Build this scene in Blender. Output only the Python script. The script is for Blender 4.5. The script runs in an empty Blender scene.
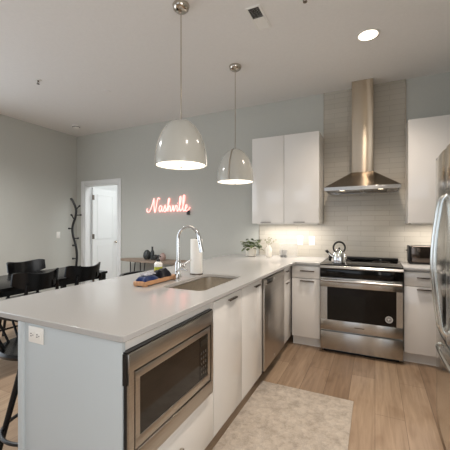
import bpy, bmesh, math, random
from mathutils import Vector, Matrix
random.seed(7)
PI = math.pi
C = bpy.context.scene.collection
scene = bpy.context.scene

# ------------------------------------------------------------------ camera, world, lights, exposure
CAM_H = 1.33
cam_data = bpy.data.cameras.new('camera')
cam_data.sensor_width = 36.0
cam_data.lens = 36.0 * 313.0 / 450.0
cam_data.clip_start = 0.02
cam = bpy.data.objects.new('camera', cam_data)
cam.location = (0, 0, CAM_H)
cam.rotation_euler = (PI / 2, 0, math.radians(25.6))
C.objects.link(cam)
scene.camera = cam

world = bpy.data.worlds.new('world')
scene.world = world
world.use_nodes = True
world.node_tree.nodes['Background'].inputs[0].default_value = (0.75, 0.85, 1.0, 1)
world.node_tree.nodes['Background'].inputs[1].default_value = 0.9

vs = scene.view_settings
vs.view_transform = 'Standard'
vs.look = 'None'
vs.gamma = 1.0
vs.use_curve_mapping = False
vs.exposure = 0.33


def area(name, loc, rot, sx, sy, power, col, spread=PI):
    d = bpy.data.lights.new(name, 'AREA')
    d.shape = 'RECTANGLE'
    d.size, d.size_y = sx, sy
    d.energy = power
    d.color = col
    d.spread = spread
    o = bpy.data.objects.new(name, d)
    o.location, o.rotation_euler = loc, rot
    C.objects.link(o)
    return o


def spot(name, loc, power, col, angle=130, blend=0.9, r=0.07):
    d = bpy.data.lights.new(name, 'SPOT')
    d.energy, d.color = power, col
    d.spot_size = math.radians(angle)
    d.spot_blend = blend
    d.shadow_soft_size = r
    o = bpy.data.objects.new(name, d)
    o.location = loc
    C.objects.link(o)
    return o


CEIL = 2.97
DAY = (0.90, 0.96, 1.0)
WARM = (1.0, 0.875, 0.765)
# daylight through the wide window far behind the camera and the windows along the left wall
area('window_daylight', (-2.4, -5.93, 1.5), (PI / 2, 0, 0), 4.6, 2.3, 16, DAY)
area('side_window_daylight', (-4.94, 0.2, 1.5), (0, -PI / 2, 0), 2.2, 3.4, 29, DAY)
area('right_side_fill', (1.12, -1.3, 1.6), (0, PI / 2, 0), 2.0, 2.8, 40, (1.0, 0.96, 0.91))  # added fill from the right, lifts the left wall and cabinet fronts
# the room beyond the white door is brightly lit
area('hall_daylight', (-3.3, 5.2, 2.9), (0, 0, 0), 1.0, 1.4, 30, (0.93, 0.97, 1.0))
# ceiling downlights: one in view, others along the kitchen aisle; the last spot is added fill
spot('downlight_beam', (-0.053, 2.97, CEIL - 0.03), 84, WARM, 125)
spot('downlight_beam_aisle', (-0.05, 1.3, CEIL - 0.03), 76, WARM, 125)
spot('downlight_beam_rear', (-0.05, -0.8, CEIL - 0.03), 18, WARM)
spot('left_wall_fill', (-3.45, 1.7, CEIL - 0.03), 200, (0.97, 0.97, 0.96), 150)  # unseen fill added to brighten the left wall, has no fixture
# light bars under the wall cabinets
area('undercabinet_glow_left', (-0.985, 3.84, 1.335), (0, 0, 0), 0.76, 0.06, 4.6, (1.0, 0.93, 0.86))
area('undercabinet_glow_right', (0.70, 3.84, 1.335), (0, 0, 0), 0.74, 0.06, 4.2, (1.0, 0.93, 0.86))
# the two lamps of the range hood
spot('hood_lamp_beam', (-0.33, 3.645, 1.700), 2.4, WARM, 150, 0.6, 0.02)
spot('hood_lamp_beam_right', (0.055, 3.645, 1.700), 2.4, WARM, 150, 0.6, 0.02)


# ------------------------------------------------------------------ materials
def lin(c):
    return tuple((x / 12.92 if x <= 0.04045 else ((x + 0.055) / 1.055) ** 2.4) for x in c)


def rgb(r, g, b):
    return lin((r / 255, g / 255, b / 255)) + (1.0,)


def mat(name, col, rough=0.5, metal=0.0, spec=0.5, coat=0.0, emit=None, estr=0.0, trans=0.0, aniso=0.0, sheen=0.0):
    m = bpy.data.materials.new(name)
    m.use_nodes = True
    p = m.node_tree.nodes['Principled BSDF']
    p.inputs['Base Color'].default_value = col
    p.inputs['Roughness'].default_value = rough
    p.inputs['Metallic'].default_value = metal
    p.inputs['Specular IOR Level'].default_value = spec
    p.inputs['Coat Weight'].default_value = coat
    p.inputs['Coat Roughness'].default_value = 0.05
    p.inputs['Transmission Weight'].default_value = trans
    p.inputs['Anisotropic'].default_value = aniso
    p.inputs['Sheen Weight'].default_value = sheen
    if emit:
        p.inputs['Emission Color'].default_value = emit
        p.inputs['Emission Strength'].default_value = estr
    return m


def nodes(m):
    nt = m.node_tree
    return nt, nt.nodes['Principled BSDF']


def add_noise(m, scale=(1, 1, 1), nscale=5.0, lo=0.9, hi=1.1, detail=4.0, bump=0.0, bdist=0.002, coord='Object'):
    """multiply the base colour by a soft procedural variation, and optionally add a bump"""
    nt, p = nodes(m)
    base = tuple(p.inputs['Base Color'].default_value)
    tc = nt.nodes.new('ShaderNodeTexCoord')
    mp = nt.nodes.new('ShaderNodeMapping')
    mp.inputs['Scale'].default_value = scale
    nz = nt.nodes.new('ShaderNodeTexNoise')
    nz.inputs['Scale'].default_value = nscale
    nz.inputs['Detail'].default_value = detail
    rp = nt.nodes.new('ShaderNodeValToRGB')
    rp.color_ramp.elements[0].position = 0.3
    rp.color_ramp.elements[1].position = 0.7
    rp.color_ramp.elements[0].color = tuple(min(1, c * lo) for c in base[:3]) + (1,)
    rp.color_ramp.elements[1].color = tuple(min(1, c * hi) for c in base[:3]) + (1,)
    nt.links.new(tc.outputs[coord], mp.inputs[0])
    nt.links.new(mp.outputs[0], nz.inputs['Vector'])
    nt.links.new(nz.outputs['Fac'], rp.inputs[0])
    nt.links.new(rp.outputs[0], p.inputs['Base Color'])
    if bump:
        b = nt.nodes.new('ShaderNodeBump')
        b.inputs['Strength'].default_value = bump
        b.inputs['Distance'].default_value = bdist
        nt.links.new(nz.outputs['Fac'], b.inputs['Height'])
        nt.links.new(b.outputs[0], p.inputs['Normal'])
    return m


def floor_material():
    m = mat('oak_planks', rgb(170, 140, 112), 0.38)
    nt, p = nodes(m)
    N, L = nt.nodes.new, nt.links.new
    geo = N('ShaderNodeNewGeometry')
    sep = N('ShaderNodeSeparateXYZ'); L(geo.outputs['Position'], sep.inputs[0])
    com = N('ShaderNodeCombineXYZ')
    L(sep.outputs['Y'], com.inputs['X']); L(sep.outputs['X'], com.inputs['Y'])
    br = N('ShaderNodeTexBrick')
    br.offset = 0.37
    br.inputs['Scale'].default_value = 1.0
    br.inputs['Brick Width'].default_value = 1.5
    br.inputs['Row Height'].default_value = 0.185
    br.inputs['Mortar Size'].default_value = 0.0016
    br.inputs['Mortar Smooth'].default_value = 0.3
    br.inputs['Bias'].default_value = 0.0
    br.inputs['Color1'].default_value = rgb(176, 152, 127)
    br.inputs['Color2'].default_value = rgb(149, 125, 102)
    br.inputs['Mortar'].default_value = rgb(105, 84, 66)
    L(com.outputs[0], br.inputs['Vector'])
    mp = N('ShaderNodeMapping'); mp.inputs['Scale'].default_value = (1.0, 13.0, 1.0)
    L(com.outputs[0], mp.inputs[0])
    nz = N('ShaderNodeTexNoise'); nz.inputs['Scale'].default_value = 2.2
    nz.inputs['Detail'].default_value = 7; nz.inputs['Roughness'].default_value = 0.62
    nz.inputs['Distortion'].default_value = 0.6
    L(mp.outputs[0], nz.inputs['Vector'])
    rp = N('ShaderNodeValToRGB')
    rp.color_ramp.elements[0].position = 0.30; rp.color_ramp.elements[0].color = (0.66, 0.62, 0.58, 1)
    rp.color_ramp.elements[1].position = 0.70; rp.color_ramp.elements[1].color = (1.12, 1.12, 1.12, 1)
    L(nz.outputs['Fac'], rp.inputs[0])
    # knots
    kn = N('ShaderNodeTexNoise'); kn.inputs['Scale'].default_value = 3.0; kn.inputs['Detail'].default_value = 2
    mk = N('ShaderNodeMapping'); mk.inputs['Scale'].default_value = (1.0, 2.6, 1.0)
    L(com.outputs[0], mk.inputs[0]); L(mk.outputs[0], kn.inputs['Vector'])
    kr = N('ShaderNodeValToRGB')
    kr.color_ramp.elements[0].position = 0.26; kr.color_ramp.elements[0].color = (0.72, 0.66, 0.60, 1)
    kr.color_ramp.elements[1].position = 0.40; kr.color_ramp.elements[1].color = (1, 1, 1, 1)
    L(kn.outputs['Fac'], kr.inputs[0])
    m1 = N('ShaderNodeMixRGB'); m1.blend_type = 'MULTIPLY'; m1.inputs[0].default_value = 0.85
    L(br.outputs['Color'], m1.inputs[1]); L(rp.outputs[0], m1.inputs[2])
    m2 = N('ShaderNodeMixRGB'); m2.blend_type = 'MULTIPLY'; m2.inputs[0].default_value = 0.8
    L(m1.outputs[0], m2.inputs[1]); L(kr.outputs[0], m2.inputs[2])
    L(m2.outputs[0], p.inputs['Base Color'])
    bp = N('ShaderNodeBump'); bp.inputs['Strength'].default_value = 0.25; bp.inputs['Distance'].default_value = 0.002
    bp.invert = True
    L(br.outputs['Fac'], bp.inputs['Height']); L(bp.outputs[0], p.inputs['Normal'])
    return m


def tile_material():
    m = mat('glazed_brick_tile', rgb(225, 221, 212), 0.14)
    nt, p = nodes(m)
    N, L = nt.nodes.new, nt.links.new
    geo = N('ShaderNodeNewGeometry')
    sep = N('ShaderNodeSeparateXYZ'); L(geo.outputs['Position'], sep.inputs[0])
    com = N('ShaderNodeCombineXYZ')
    L(sep.outputs['X'], com.inputs['X']); L(sep.outputs['Z'], com.inputs['Y'])
    br = N('ShaderNodeTexBrick')
    br.offset = 0.5
    br.inputs['Scale'].default_value = 1.0
    br.inputs['Brick Width'].default_value = 0.30
    br.inputs['Row Height'].default_value = 0.060
    br.inputs['Mortar Size'].default_value = 0.0018
    br.inputs['Mortar Smooth'].default_value = 0.4
    br.inputs['Color1'].default_value = rgb(188, 182, 170)
    br.inputs['Color2'].default_value = rgb(183, 177, 165)
    br.inputs['Mortar'].default_value = rgb(160, 153, 141)
    L(com.outputs[0], br.inputs['Vector'])
    L(br.outputs['Color'], p.inputs['Base Color'])
    nz = N('ShaderNodeTexNoise'); nz.inputs['Scale'].default_value = 9; nz.inputs['Detail'].default_value = 1
    mp = N('ShaderNodeMapping'); mp.inputs['Scale'].default_value = (0.6, 1.6, 1)
    L(com.outputs[0], mp.inputs[0]); L(mp.outputs[0], nz.inputs['Vector'])
    b1 = N('ShaderNodeBump'); b1.inputs['Strength'].default_value = 0.25; b1.inputs['Distance'].default_value = 0.004
    L(nz.outputs['Fac'], b1.inputs['Height'])
    b2 = N('ShaderNodeBump'); b2.inputs['Strength'].default_value = 0.6; b2.inputs['Distance'].default_value = 0.0015
    b2.invert = True
    L(br.outputs['Fac'], b2.inputs['Height']); L(b1.outputs[0], b2.inputs['Normal'])
    L(b2.outputs[0], p.inputs['Normal'])
    return m


def rug_material():
    m = mat('worn_rug', rgb(200, 190, 172), 0.95, spec=0.1, sheen=0.2)
    nt, p = nodes(m)
    N, L = nt.nodes.new, nt.links.new
    tc = N('ShaderNodeTexCoord')
    n1 = N('ShaderNodeTexNoise'); n1.inputs['Scale'].default_value = 11; n1.inputs['Detail'].default_value = 8
    n1.inputs['Roughness'].default_value = 0.75
    L(tc.outputs['Object'], n1.inputs['Vector'])
    vo = N('ShaderNodeTexVoronoi'); vo.feature = 'DISTANCE_TO_EDGE'; vo.inputs['Scale'].default_value = 14
    ds = N('ShaderNodeMixRGB'); ds.blend_type = 'ADD'; ds.inputs[0].default_value = 0.18
    L(tc.outputs['Object'], ds.inputs[1]); L(n1.outputs['Color'], ds.inputs[2])
    L(ds.outputs[0], vo.inputs['Vector'])
    r1 = N('ShaderNodeValToRGB')
    e = r1.color_ramp.elements
    e[0].position = 0.36; e[0].color = rgb(164, 152, 138)
    e[1].position = 0.66; e[1].color = rgb(206, 196, 182)
    k = e.new(0.5); k.color = rgb(188, 176, 161)
    L(n1.outputs['Fac'], r1.inputs[0])
    r2 = N('ShaderNodeValToRGB')
    r2.color_ramp.elements[0].position = 0.0; r2.color_ramp.elements[0].color = (0.78, 0.78, 0.80, 1)
    r2.color_ramp.elements[1].position = 0.09; r2.color_ramp.elements[1].color = (1, 1, 1, 1)
    L(vo.outputs['Distance'], r2.inputs[0])
    mx = N('ShaderNodeMixRGB'); mx.blend_type = 'MULTIPLY'; mx.inputs[0].default_value = 0.8
    L(r1.outputs[0], mx.inputs[1]); L(r2.outputs[0], mx.inputs[2])
    L(mx.outputs[0], p.inputs['Base Color'])
    n2 = N('ShaderNodeTexNoise'); n2.inputs['Scale'].default_value = 260
    L(tc.outputs['Object'], n2.inputs['Vector'])
    b = N('ShaderNodeBump'); b.inputs['Strength'].default_value = 0.5; b.inputs['Distance'].default_value = 0.003
    L(n2.outputs['Fac'], b.inputs['Height']); L(b.outputs[0], p.inputs['Normal'])
    return m


def steel(name, col, rough, scale, aniso=0.0):
    m = mat(name, col, rough, 1.0)
    add_noise(m, scale, 40, 0.93, 1.05, 3)
    if aniso:                       # horizontally brushed: highlights smear up and down
        nt, p = nodes(m)
        tg = nt.nodes.new('ShaderNodeTangent'); tg.direction_type = 'RADIAL'; tg.axis = 'Z'
        nt.links.new(tg.outputs[0], p.inputs['Tangent'])
        p.inputs['Anisotropic'].default_value = aniso
        p.inputs['Anisotropic Rotation'].default_value = 0.25
    return m


WALL = add_noise(mat('wall_paint', rgb(194, 194, 187), 0.85, spec=0.25), nscale=60, lo=0.985, hi=1.015, bump=0.05)
CEILM = add_noise(mat('ceiling_paint', rgb(238, 236, 233), 0.9, spec=0.2), nscale=50, lo=0.985, hi=1.015, bump=0.05)
TRIM = mat('trim_paint', rgb(236, 237, 236), 0.4)
FLOOR = floor_material()
TILE = tile_material()
RUG = rug_material()
CAB = add_noise(mat('gloss_white_lacquer', rgb(233, 230, 225), 0.12, coat=0.3), nscale=2, lo=0.99, hi=1.0)
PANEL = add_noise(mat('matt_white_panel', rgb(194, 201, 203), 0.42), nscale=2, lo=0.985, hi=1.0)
QUARTZ = add_noise(mat('quartz', rgb(180, 178, 175), 0.16), nscale=160, lo=0.965, hi=1.02, detail=2)
STEELX = steel('brushed_steel_horizontal', rgb(190, 188, 184), 0.24, (0.02, 1, 6), 0.9)
STEELY = steel('brushed_steel_side', rgb(196, 190, 182), 0.30, (1, 0.02, 6), 0.6)
STEELZ = steel('hood_steel', rgb(200, 186, 166), 0.30, (0.02, 0.02, 6), 1.0)
FRIDGE = steel('fridge_steel', rgb(226, 227, 224), 0.18, (5, 5, 0.03))
SINKM = steel('sink_steel', rgb(208, 200, 188), 0.36, (1, 1, 1))
CHROME = mat('chrome', rgb(222, 222, 222), 0.07, 1.0)
NICKEL = mat('polished_nickel', rgb(196, 188, 176), 0.14, 1.0)
BLACKGL = mat('black_glass', rgb(12, 10, 9), 0.06, spec=0.3)
BLACKPL = add_noise(mat('black_plastic', rgb(20, 19, 19), 0.35), nscale=30, lo=0.9, hi=1.1)
DARKMET = mat('dark_bronze_metal', rgb(124, 114, 106), 0.25, 1.0)
BLACKWD = add_noise(mat('black_lacquered_wood', rgb(10, 10, 12), 0.25, spec=0.35), (1, 1, 1), 20, 0.85, 1.15)
BLACKMT = mat('black_metal', rgb(18, 18, 20), 0.35)
SHADE = mat('white_enamel_shade', rgb(192, 191, 183), 0.16, coat=0.4)
DIFFUSER = mat('lit_diffuser', rgb(250, 244, 232), 0.5, emit=rgb(255, 243, 224), estr=1.5)
LAMP = mat('lit_lamp_lens', rgb(255, 250, 240), 0.4, emit=rgb(255, 240, 215), estr=3.0)
WHITEPL = mat('white_plastic', rgb(238, 236, 230), 0.35)
CERAMIC = mat('white_ceramic', rgb(232, 226, 214), 0.3)
NEON = mat('neon_tube', rgb(255, 200, 195), 0.3, emit=(1.0, 0.37, 0.34, 1), estr=1.45)
GREENLEAF = add_noise(mat('leaf', rgb(84, 98, 52), 0.45), nscale=18, lo=0.55, hi=1.35)
SPRIG = add_noise(mat('sprig', rgb(120, 124, 88), 0.5), nscale=18, lo=0.7, hi=1.2)
SOIL = add_noise(mat('soil', rgb(50, 38, 28), 0.95), nscale=90, lo=0.6, hi=1.3, bump=0.6)
WOODGR = add_noise(mat('weathered_wood', rgb(150, 132, 116), 0.5), (1.5, 14, 1), 3, 0.75, 1.15)
BOARDW = add_noise(mat('tray_wood', rgb(196, 148, 108), 0.45), (16, 1.5, 1), 3, 0.75, 1.15)
NAVY = add_noise(mat('navy_cloth', rgb(28, 46, 92), 0.9, spec=0.1, sheen=0.3), nscale=70, lo=0.7, hi=1.25, bump=0.4)
BLKCLOTH = add_noise(mat('black_cloth', rgb(20, 20, 28), 0.92, spec=0.1, sheen=0.2), nscale=70, lo=0.7, hi=1.3, bump=0.4)
GREYCLOTH = add_noise(mat('patterned_cloth', rgb(176, 176, 184), 0.92, spec=0.1), (1, 1, 1), 55, 0.45, 1.25, bump=0.4)
GREENSOAP = mat('green_soap', rgb(176, 178, 60), 0.2)
GREYGLZ = add_noise(mat('dark_glaze', rgb(58, 62, 62), 0.25), nscale=25, lo=0.7, hi=1.3)
TOWEL = add_noise(mat('paper_towel', rgb(240, 238, 232), 0.95, spec=0.1), nscale=90, lo=0.97, hi=1.0, bump=0.3)
PINKGL = mat('blush_ceramic', rgb(176, 150, 142), 0.4)
SLOT = mat('slot_dark', rgb(40, 38, 36), 0.6)
STICK = mat('sticker_grey', rgb(150, 148, 146), 0.5)
STICKW = mat('sticker_white', rgb(226, 224, 220), 0.5)
TOE = mat('toe_kick_dark', rgb(60, 54, 48), 0.7)


def clear_material():
    m = bpy.data.materials.new('clear_plastic')
    m.use_nodes = True
    nt = m.node_tree
    p = nt.nodes['Principled BSDF']
    p.inputs['Base Color'].default_value = rgb(236, 234, 228)
    p.inputs['Roughness'].default_value = 0.08
    p.inputs['Alpha'].default_value = 0.16
    return m


CLEAR = clear_material()


# ------------------------------------------------------------------ mesh helpers
class B:
    """collects shapes in world (or thing-local) coordinates and links them as ONE mesh object"""

    def __init__(self):
        self.bm = bmesh.new()

    def box(self, x0, x1, y0, y1, z0, z1, bev=0.0, seg=2):
        r = bmesh.ops.create_cube(self.bm, size=1.0)
        vs_ = r['verts']
        for v in vs_:
            v.co = Vector(((x0 + x1) / 2 + v.co.x * (x1 - x0), (y0 + y1) / 2 + v.co.y * (y1 - y0),
                           (z0 + z1) / 2 + v.co.z * (z1 - z0)))
        if bev > 0:
            es = list({e for v in vs_ for e in v.link_edges})
            bmesh.ops.bevel(self.bm, geom=es, offset=bev, segments=seg, profile=0.5, affect='EDGES', clamp_overlap=True)
        return self

    def hexa(self, bottom, top):
        """eight corners: four of the bottom, four of the top, both counter-clockwise"""
        vb = [self.bm.verts.new(p) for p in bottom]
        vt = [self.bm.verts.new(p) for p in top]
        n = len(vb)
        self.bm.faces.new(vb[::-1]); self.bm.faces.new(vt)
        for i in range(n):
            self.bm.faces.new((vb[i], vb[(i + 1) % n], vt[(i + 1) % n], vt[i]))
        return self

    def prism(self, poly, z0, z1, bev=0.0):
        vb = [self.bm.verts.new((x, y, z0)) for x, y in poly]
        vt = [self.bm.verts.new((x, y, z1)) for x, y in poly]
        n = len(poly)
        self.bm.faces.new(vb[::-1]); top = self.bm.faces.new(vt)
        for i in range(n):
            self.bm.faces.new((vb[i], vb[(i + 1) % n], vt[(i + 1) % n], vt[i]))
        if bev > 0:
            bmesh.ops.bevel(self.bm, geom=list(top.edges), offset=bev, segments=2, profile=0.5, affect='EDGES')
        return self

    def lathe(self, prof, c=(0, 0, 0), seg=32, axis='Z', capb=False, capt=False):
        rings = []
        for r, z in prof:
            if r < 1e-6:
                p = {'Z': (0, 0, z), 'X': (z, 0, 0), 'Y': (0, z, 0)}[axis]
                rings.append([self.bm.verts.new(Vector(c) + Vector(p))])
            else:
                ring = []
                for i in range(seg):
                    a = 2 * PI * i / seg
                    u, w = r * math.cos(a), r * math.sin(a)
                    p = {'Z': (u, w, z), 'X': (z, u, w), 'Y': (w, z, u)}[axis]
                    ring.append(self.bm.verts.new(Vector(c) + Vector(p)))
                rings.append(ring)
        for a, b in zip(rings, rings[1:]):
            if len(a) == 1 and len(b) == 1:
                continue
            for i in range(seg):
                j = (i + 1) % seg
                if len(a) == 1:
                    self.bm.faces.new((a[0], b[j], b[i]))
                elif len(b) == 1:
                    self.bm.faces.new((a[i], a[j], b[0]))
                else:
                    self.bm.faces.new((a[i], a[j], b[j], b[i]))
        if capb and len(rings[0]) > 1:
            self.bm.faces.new(rings[0][::-1])
        if capt and len(rings[-1]) > 1:
            self.bm.faces.new(rings[-1])
        return self

    def tube(self, pts, r, seg=8, closed=False, smooth=0, cap=True):
        pts = [Vector(p) for p in pts]
        if smooth:
            pts = catmull(pts, smooth, closed)
        n = len(pts)
        rr = r if callable(r) else (lambda t: r)
        tang = []
        for i in range(n):
            if closed:
                t = pts[(i + 1) % n] - pts[i - 1]
            else:
                t = pts[min(i + 1, n - 1)] - pts[max(i - 1, 0)]
            tang.append(t.normalized())
        nrm = tang[0].orthogonal().normalized()
        rings = []
        for i in range(n):
            t = tang[i]
            nrm = (nrm - t * nrm.dot(t))
            nrm = nrm.normalized() if nrm.length > 1e-6 else t.orthogonal().normalized()
            bn = t.cross(nrm)
            rad = rr(i / max(1, n - 1))
            rings.append([self.bm.verts.new(pts[i] + nrm * (rad * math.cos(2 * PI * k / seg)) + bn * (rad * math.sin(2 * PI * k / seg)))
                          for k in range(seg)])
        m = n if closed else n - 1
        for i in range(m):
            a, b = rings[i], rings[(i + 1) % n]
            off = 0
            if closed and i == n - 1:
                best = min(range(seg), key=lambda o: (a[0].co - b[o].co).length)
                off = best
            for k in range(seg):
                self.bm.faces.new((a[k], a[(k + 1) % seg], b[(k + 1 + off) % seg], b[(k + off) % seg]))
        if cap and not closed:
            self.bm.faces.new(rings[0][::-1]); self.bm.faces.new(rings[-1])
        return self

    def cyl(self, p0, p1, r0, r1=None, seg=16):
        r1 = r0 if r1 is None else r1
        return self.tube([p0, p1], lambda t: r0 + (r1 - r0) * t, seg)

    def ball(self, c, r, seg=12, sc=(1, 1, 1)):
        res = bmesh.ops.create_uvsphere(self.bm, u_segments=seg, v_segments=max(6, seg // 2), radius=1)
        for v in res['verts']:
            v.co = Vector((c[0] + v.co.x * r * sc[0], c[1] + v.co.y * r * sc[1], c[2] + v.co.z * r * sc[2]))
        return self

    def vol(self, fn, nu, nv):
        """closed volume between two sheets fn(u, v, side)"""
        g = [[[self.bm.verts.new(fn(i / nu, j / nv, s)) for j in range(nv + 1)] for i in range(nu + 1)] for s in (0, 1)]
        for s in (0, 1):
            for i in range(nu):
                for j in range(nv):
                    q = (g[s][i][j], g[s][i + 1][j], g[s][i + 1][j + 1], g[s][i][j + 1])
                    self.bm.faces.new(q if s else q[::-1])
        for i in range(nu):
            self.bm.faces.new((g[0][i][0], g[0][i + 1][0], g[1][i + 1][0], g[1][i][0]))
            self.bm.faces.new((g[0][i + 1][nv], g[0][i][nv], g[1][i][nv], g[1][i + 1][nv]))
        for j in range(nv):
            self.bm.faces.new((g[0][0][j + 1], g[0][0][j], g[1][0][j], g[1][0][j + 1]))
            self.bm.faces.new((g[0][nu][j], g[0][nu][j + 1], g[1][nu][j + 1], g[1][nu][j]))
        return self

    def quad(self, a, b, c, d):
        self.bm.faces.new([self.bm.verts.new(p) for p in (a, b, c, d)])
        return self

    def build(self, name, m, parent=None, origin=None, smooth=35, jitter=None):
        org = Vector(origin) if origin is not None else (Vector(parent['_org']) if parent is not None and '_org' in parent else Vector((0, 0, 0)))
        for v in self.bm.verts:
            v.co -= org
        bmesh.ops.recalc_face_normals(self.bm, faces=self.bm.faces[:])
        me = bpy.data.meshes.new(name)
        self.bm.to_mesh(me)
        self.bm.free()
        me.materials.append(m)
        if smooth:
            me.polygons.foreach_set('use_smooth', [True] * len(me.polygons))
            me.set_sharp_from_angle(angle=math.radians(smooth))
        o = bpy.data.objects.new(name, me)
        C.objects.link(o)
        if parent is not None:
            o.parent = parent
            o['_org'] = list(org)
        else:
            o.location = org
            o['_org'] = list(org)
        return o


def catmull(pts, n, closed=False):
    out = []
    m = len(pts)
    rng = range(m if closed else m - 1)
    for i in rng:
        if closed:
            p0, p1, p2, p3 = pts[i - 1], pts[i], pts[(i + 1) % m], pts[(i + 2) % m]
        else:
            p0, p1, p2, p3 = pts[max(i - 1, 0)], pts[i], pts[i + 1], pts[min(i + 2, m - 1)]
        for k in range(n):
            t = k / n
            out.append(0.5 * ((2 * p1) + (p2 - p0) * t + (2 * p0 - 5 * p1 + 4 * p2 - p3) * t * t + (3 * p1 - p0 - 3 * p2 + p3) * t ** 3))
    if not closed:
        out.append(pts[-1].copy())
    return out


def thing(name, label, cat, org, group=None):
    o = bpy.data.objects.new(name, None)
    o.empty_display_size = 0.05
    C.objects.link(o)
    o.location = org
    o['_org'] = list(org)
    return tag(o, label, cat, group)


def tag(o, label, cat, group=None):
    o['label'] = label
    o['category'] = cat
    if group:
        o['group'] = group
    return o


def struct(o, label=None):
    o['kind'] = 'structure'
    if label:
        o['label'] = label
        o['category'] = label.split()[-1]
    return o


def dup(root, loc, rz, label):
    r = root.copy(); C.objects.link(r)
    r.location = loc; r.rotation_euler = (0, 0, rz)
    r['label'] = label
    for ch in list(root.children):
        c = ch.copy(); C.objects.link(c); c.parent = r
        for g in list(ch.children):
            d = g.copy(); C.objects.link(d); d.parent = c
    return r


# ------------------------------------------------------------------ the room shell
XL, XR, YB, YF = -5.0, 1.17, 4.06, -6.0
CT = 0.928                       # counter top height
b = B(); b.box(XL - 0.3, XR + 0.3, YF - 0.3, 6.6, -0.1, 0.0); struct(b.build('floor', FLOOR, smooth=0))
b = B(); b.box(XL - 0.3, XR + 0.3, YF - 0.3, 6.6, CEIL, CEIL + 0.1); struct(b.build('ceiling', CEILM, smooth=0))
b = B()
b.box(XL - 0.12, XL, YF, -1.6, 0, CEIL); b.box(XL - 0.12, XL, 2.0, YB + 0.12, 0, CEIL)
b.box(XL - 0.12, XL, -1.6, 2.0, 0, 0.4); b.box(XL - 0.12, XL, -1.6, 2.0, 2.6, CEIL)
struct(b.build('wall_left', WALL, smooth=0))
b = B()
b.box(XR, XR + 0.12, YF, -2.75, 0, CEIL); b.box(XR, XR + 0.12, 0.15, YB + 0.12, 0, CEIL)
b.box(XR, XR + 0.12, -2.75, 0.15, 0, 0.6); b.box(XR, XR + 0.12, -2.75, 0.15, 2.6, CEIL)
struct(b.build('wall_right', WALL, smooth=0))  # opening added for the fill light on this side
DX0, DX1, DZ = -4.80, -3.98, 2.06
b = B()
b.box(XL, DX0, YB, YB + 0.12, 0, CEIL)
b.box(DX0, DX1, YB, YB + 0.12, DZ, CEIL)
b.box(DX1, XR, YB, YB + 0.12, 0, CEIL)
struct(b.build('wall_back', WALL, smooth=0))
# wall behind the camera with its wide window
b = B()
b.box(XL, -4.8, YF - 0.12, YF, 0, CEIL); b.box(-0.4, XR, YF - 0.12, YF, 0, CEIL)
b.box(-4.8, -0.4, YF - 0.12, YF, 0, 0.3); b.box(-4.8, -0.4, YF - 0.12, YF, 2.6, CEIL)
struct(b.build('wall_front', WALL, smooth=0))
w = B()
for x in (-4.8, -3.36, -1.92, -0.45):
    w.box(x, x + 0.05, YF - 0.09, YF - 0.03, 0.3, 2.6)
w.box(-4.8, -0.4, YF - 0.09, YF - 0.03, 0.3, 0.35); w.box(-4.8, -0.4, YF - 0.09, YF - 0.03, 2.55, 2.6)
struct(w.build('window_1', TRIM, smooth=0))
w = B()
for y in (-1.6, -0.42, 0.76, 1.95):
    w.box(XL - 0.09, XL - 0.03, y, y + 0.05, 0.4, 2.6)
w.box(XL - 0.09, XL - 0.03, -1.6, 2.0, 0.4, 0.45); w.box(XL - 0.09, XL - 0.03, -1.6, 2.0, 2.55, 2.6)
struct(w.build('window_2', TRIM, smooth=0))
w = B()
for y in (-2.75, -1.78, -0.82, 0.10):
    w.box(XR + 0.03, XR + 0.09, y, y + 0.05, 0.6, 2.6)
w.box(XR + 0.03, XR + 0.09, -2.75, 0.15, 0.6, 0.65); w.box(XR + 0.03, XR + 0.09, -2.75, 0.15, 2.55, 2.6)
struct(w.build('added_window', TRIM, smooth=0))  # unseen frame added to go with the right-hand fill light
# the room beyond the door
b = B(); b.box(-5.3, -2.6, 6.45, 6.55, 0, CEIL); struct(b.build('wall_hall', TRIM, smooth=0))
b = B(); b.box(-2.7, -2.6, YB + 0.12, 6.45, 0, CEIL); struct(b.build('wall_hall_right', TRIM, smooth=0))
b = B(); b.box(-5.3, -5.2, YB + 0.12, 6.45, 0, CEIL); struct(b.build('wall_hall_left', TRIM, smooth=0))

# baseboards
b = B(); b.box(XL, XL + 0.015, YF, YB, 0, 0.12, 0.004); struct(b.build('baseboard_left', TRIM))
b = B(); b.box(-3.90, -1.55, YB - 0.015, YB, 0, 0.12, 0.004); struct(b.build('baseboard_back', TRIM))

# door casing, jamb and the open door leaf
dr = struct(bpy.data.objects.new('door_1', None)); C.objects.link(dr); dr['_org'] = [0, 0, 0]
b = B()
b.box(DX0 - 0.07, DX0, YB - 0.018, YB, 0, DZ + 0.07, 0.004)
b.box(DX1, DX1 + 0.07, YB - 0.018, YB, 0, DZ + 0.07, 0.004)
b.box(DX0, DX1, YB - 0.018, YB, DZ, DZ + 0.07, 0.004)
b.build('casing', TRIM, dr)
b = B()
b.box(DX0, DX0 + 0.02, YB, YB + 0.12, 0, DZ); b.box(DX1 - 0.02, DX1, YB, YB + 0.12, 0, DZ)
b.box(DX0 + 0.02, DX1 - 0.02, YB, YB + 0.12, DZ - 0.02, DZ)
b.build('jamb', TRIM, dr)
# leaf, hinged at the left and swung into the far room
hx, hy, ang = DX0 + 0.045, YB + 0.135, math.radians(103)
ux, uy = math.cos(ang), math.sin(ang)
px, py = -uy, ux


def leafpt(s, t, z):
    return Vector((hx + ux * s + px * t, hy + uy * s + py * t, z))


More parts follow.
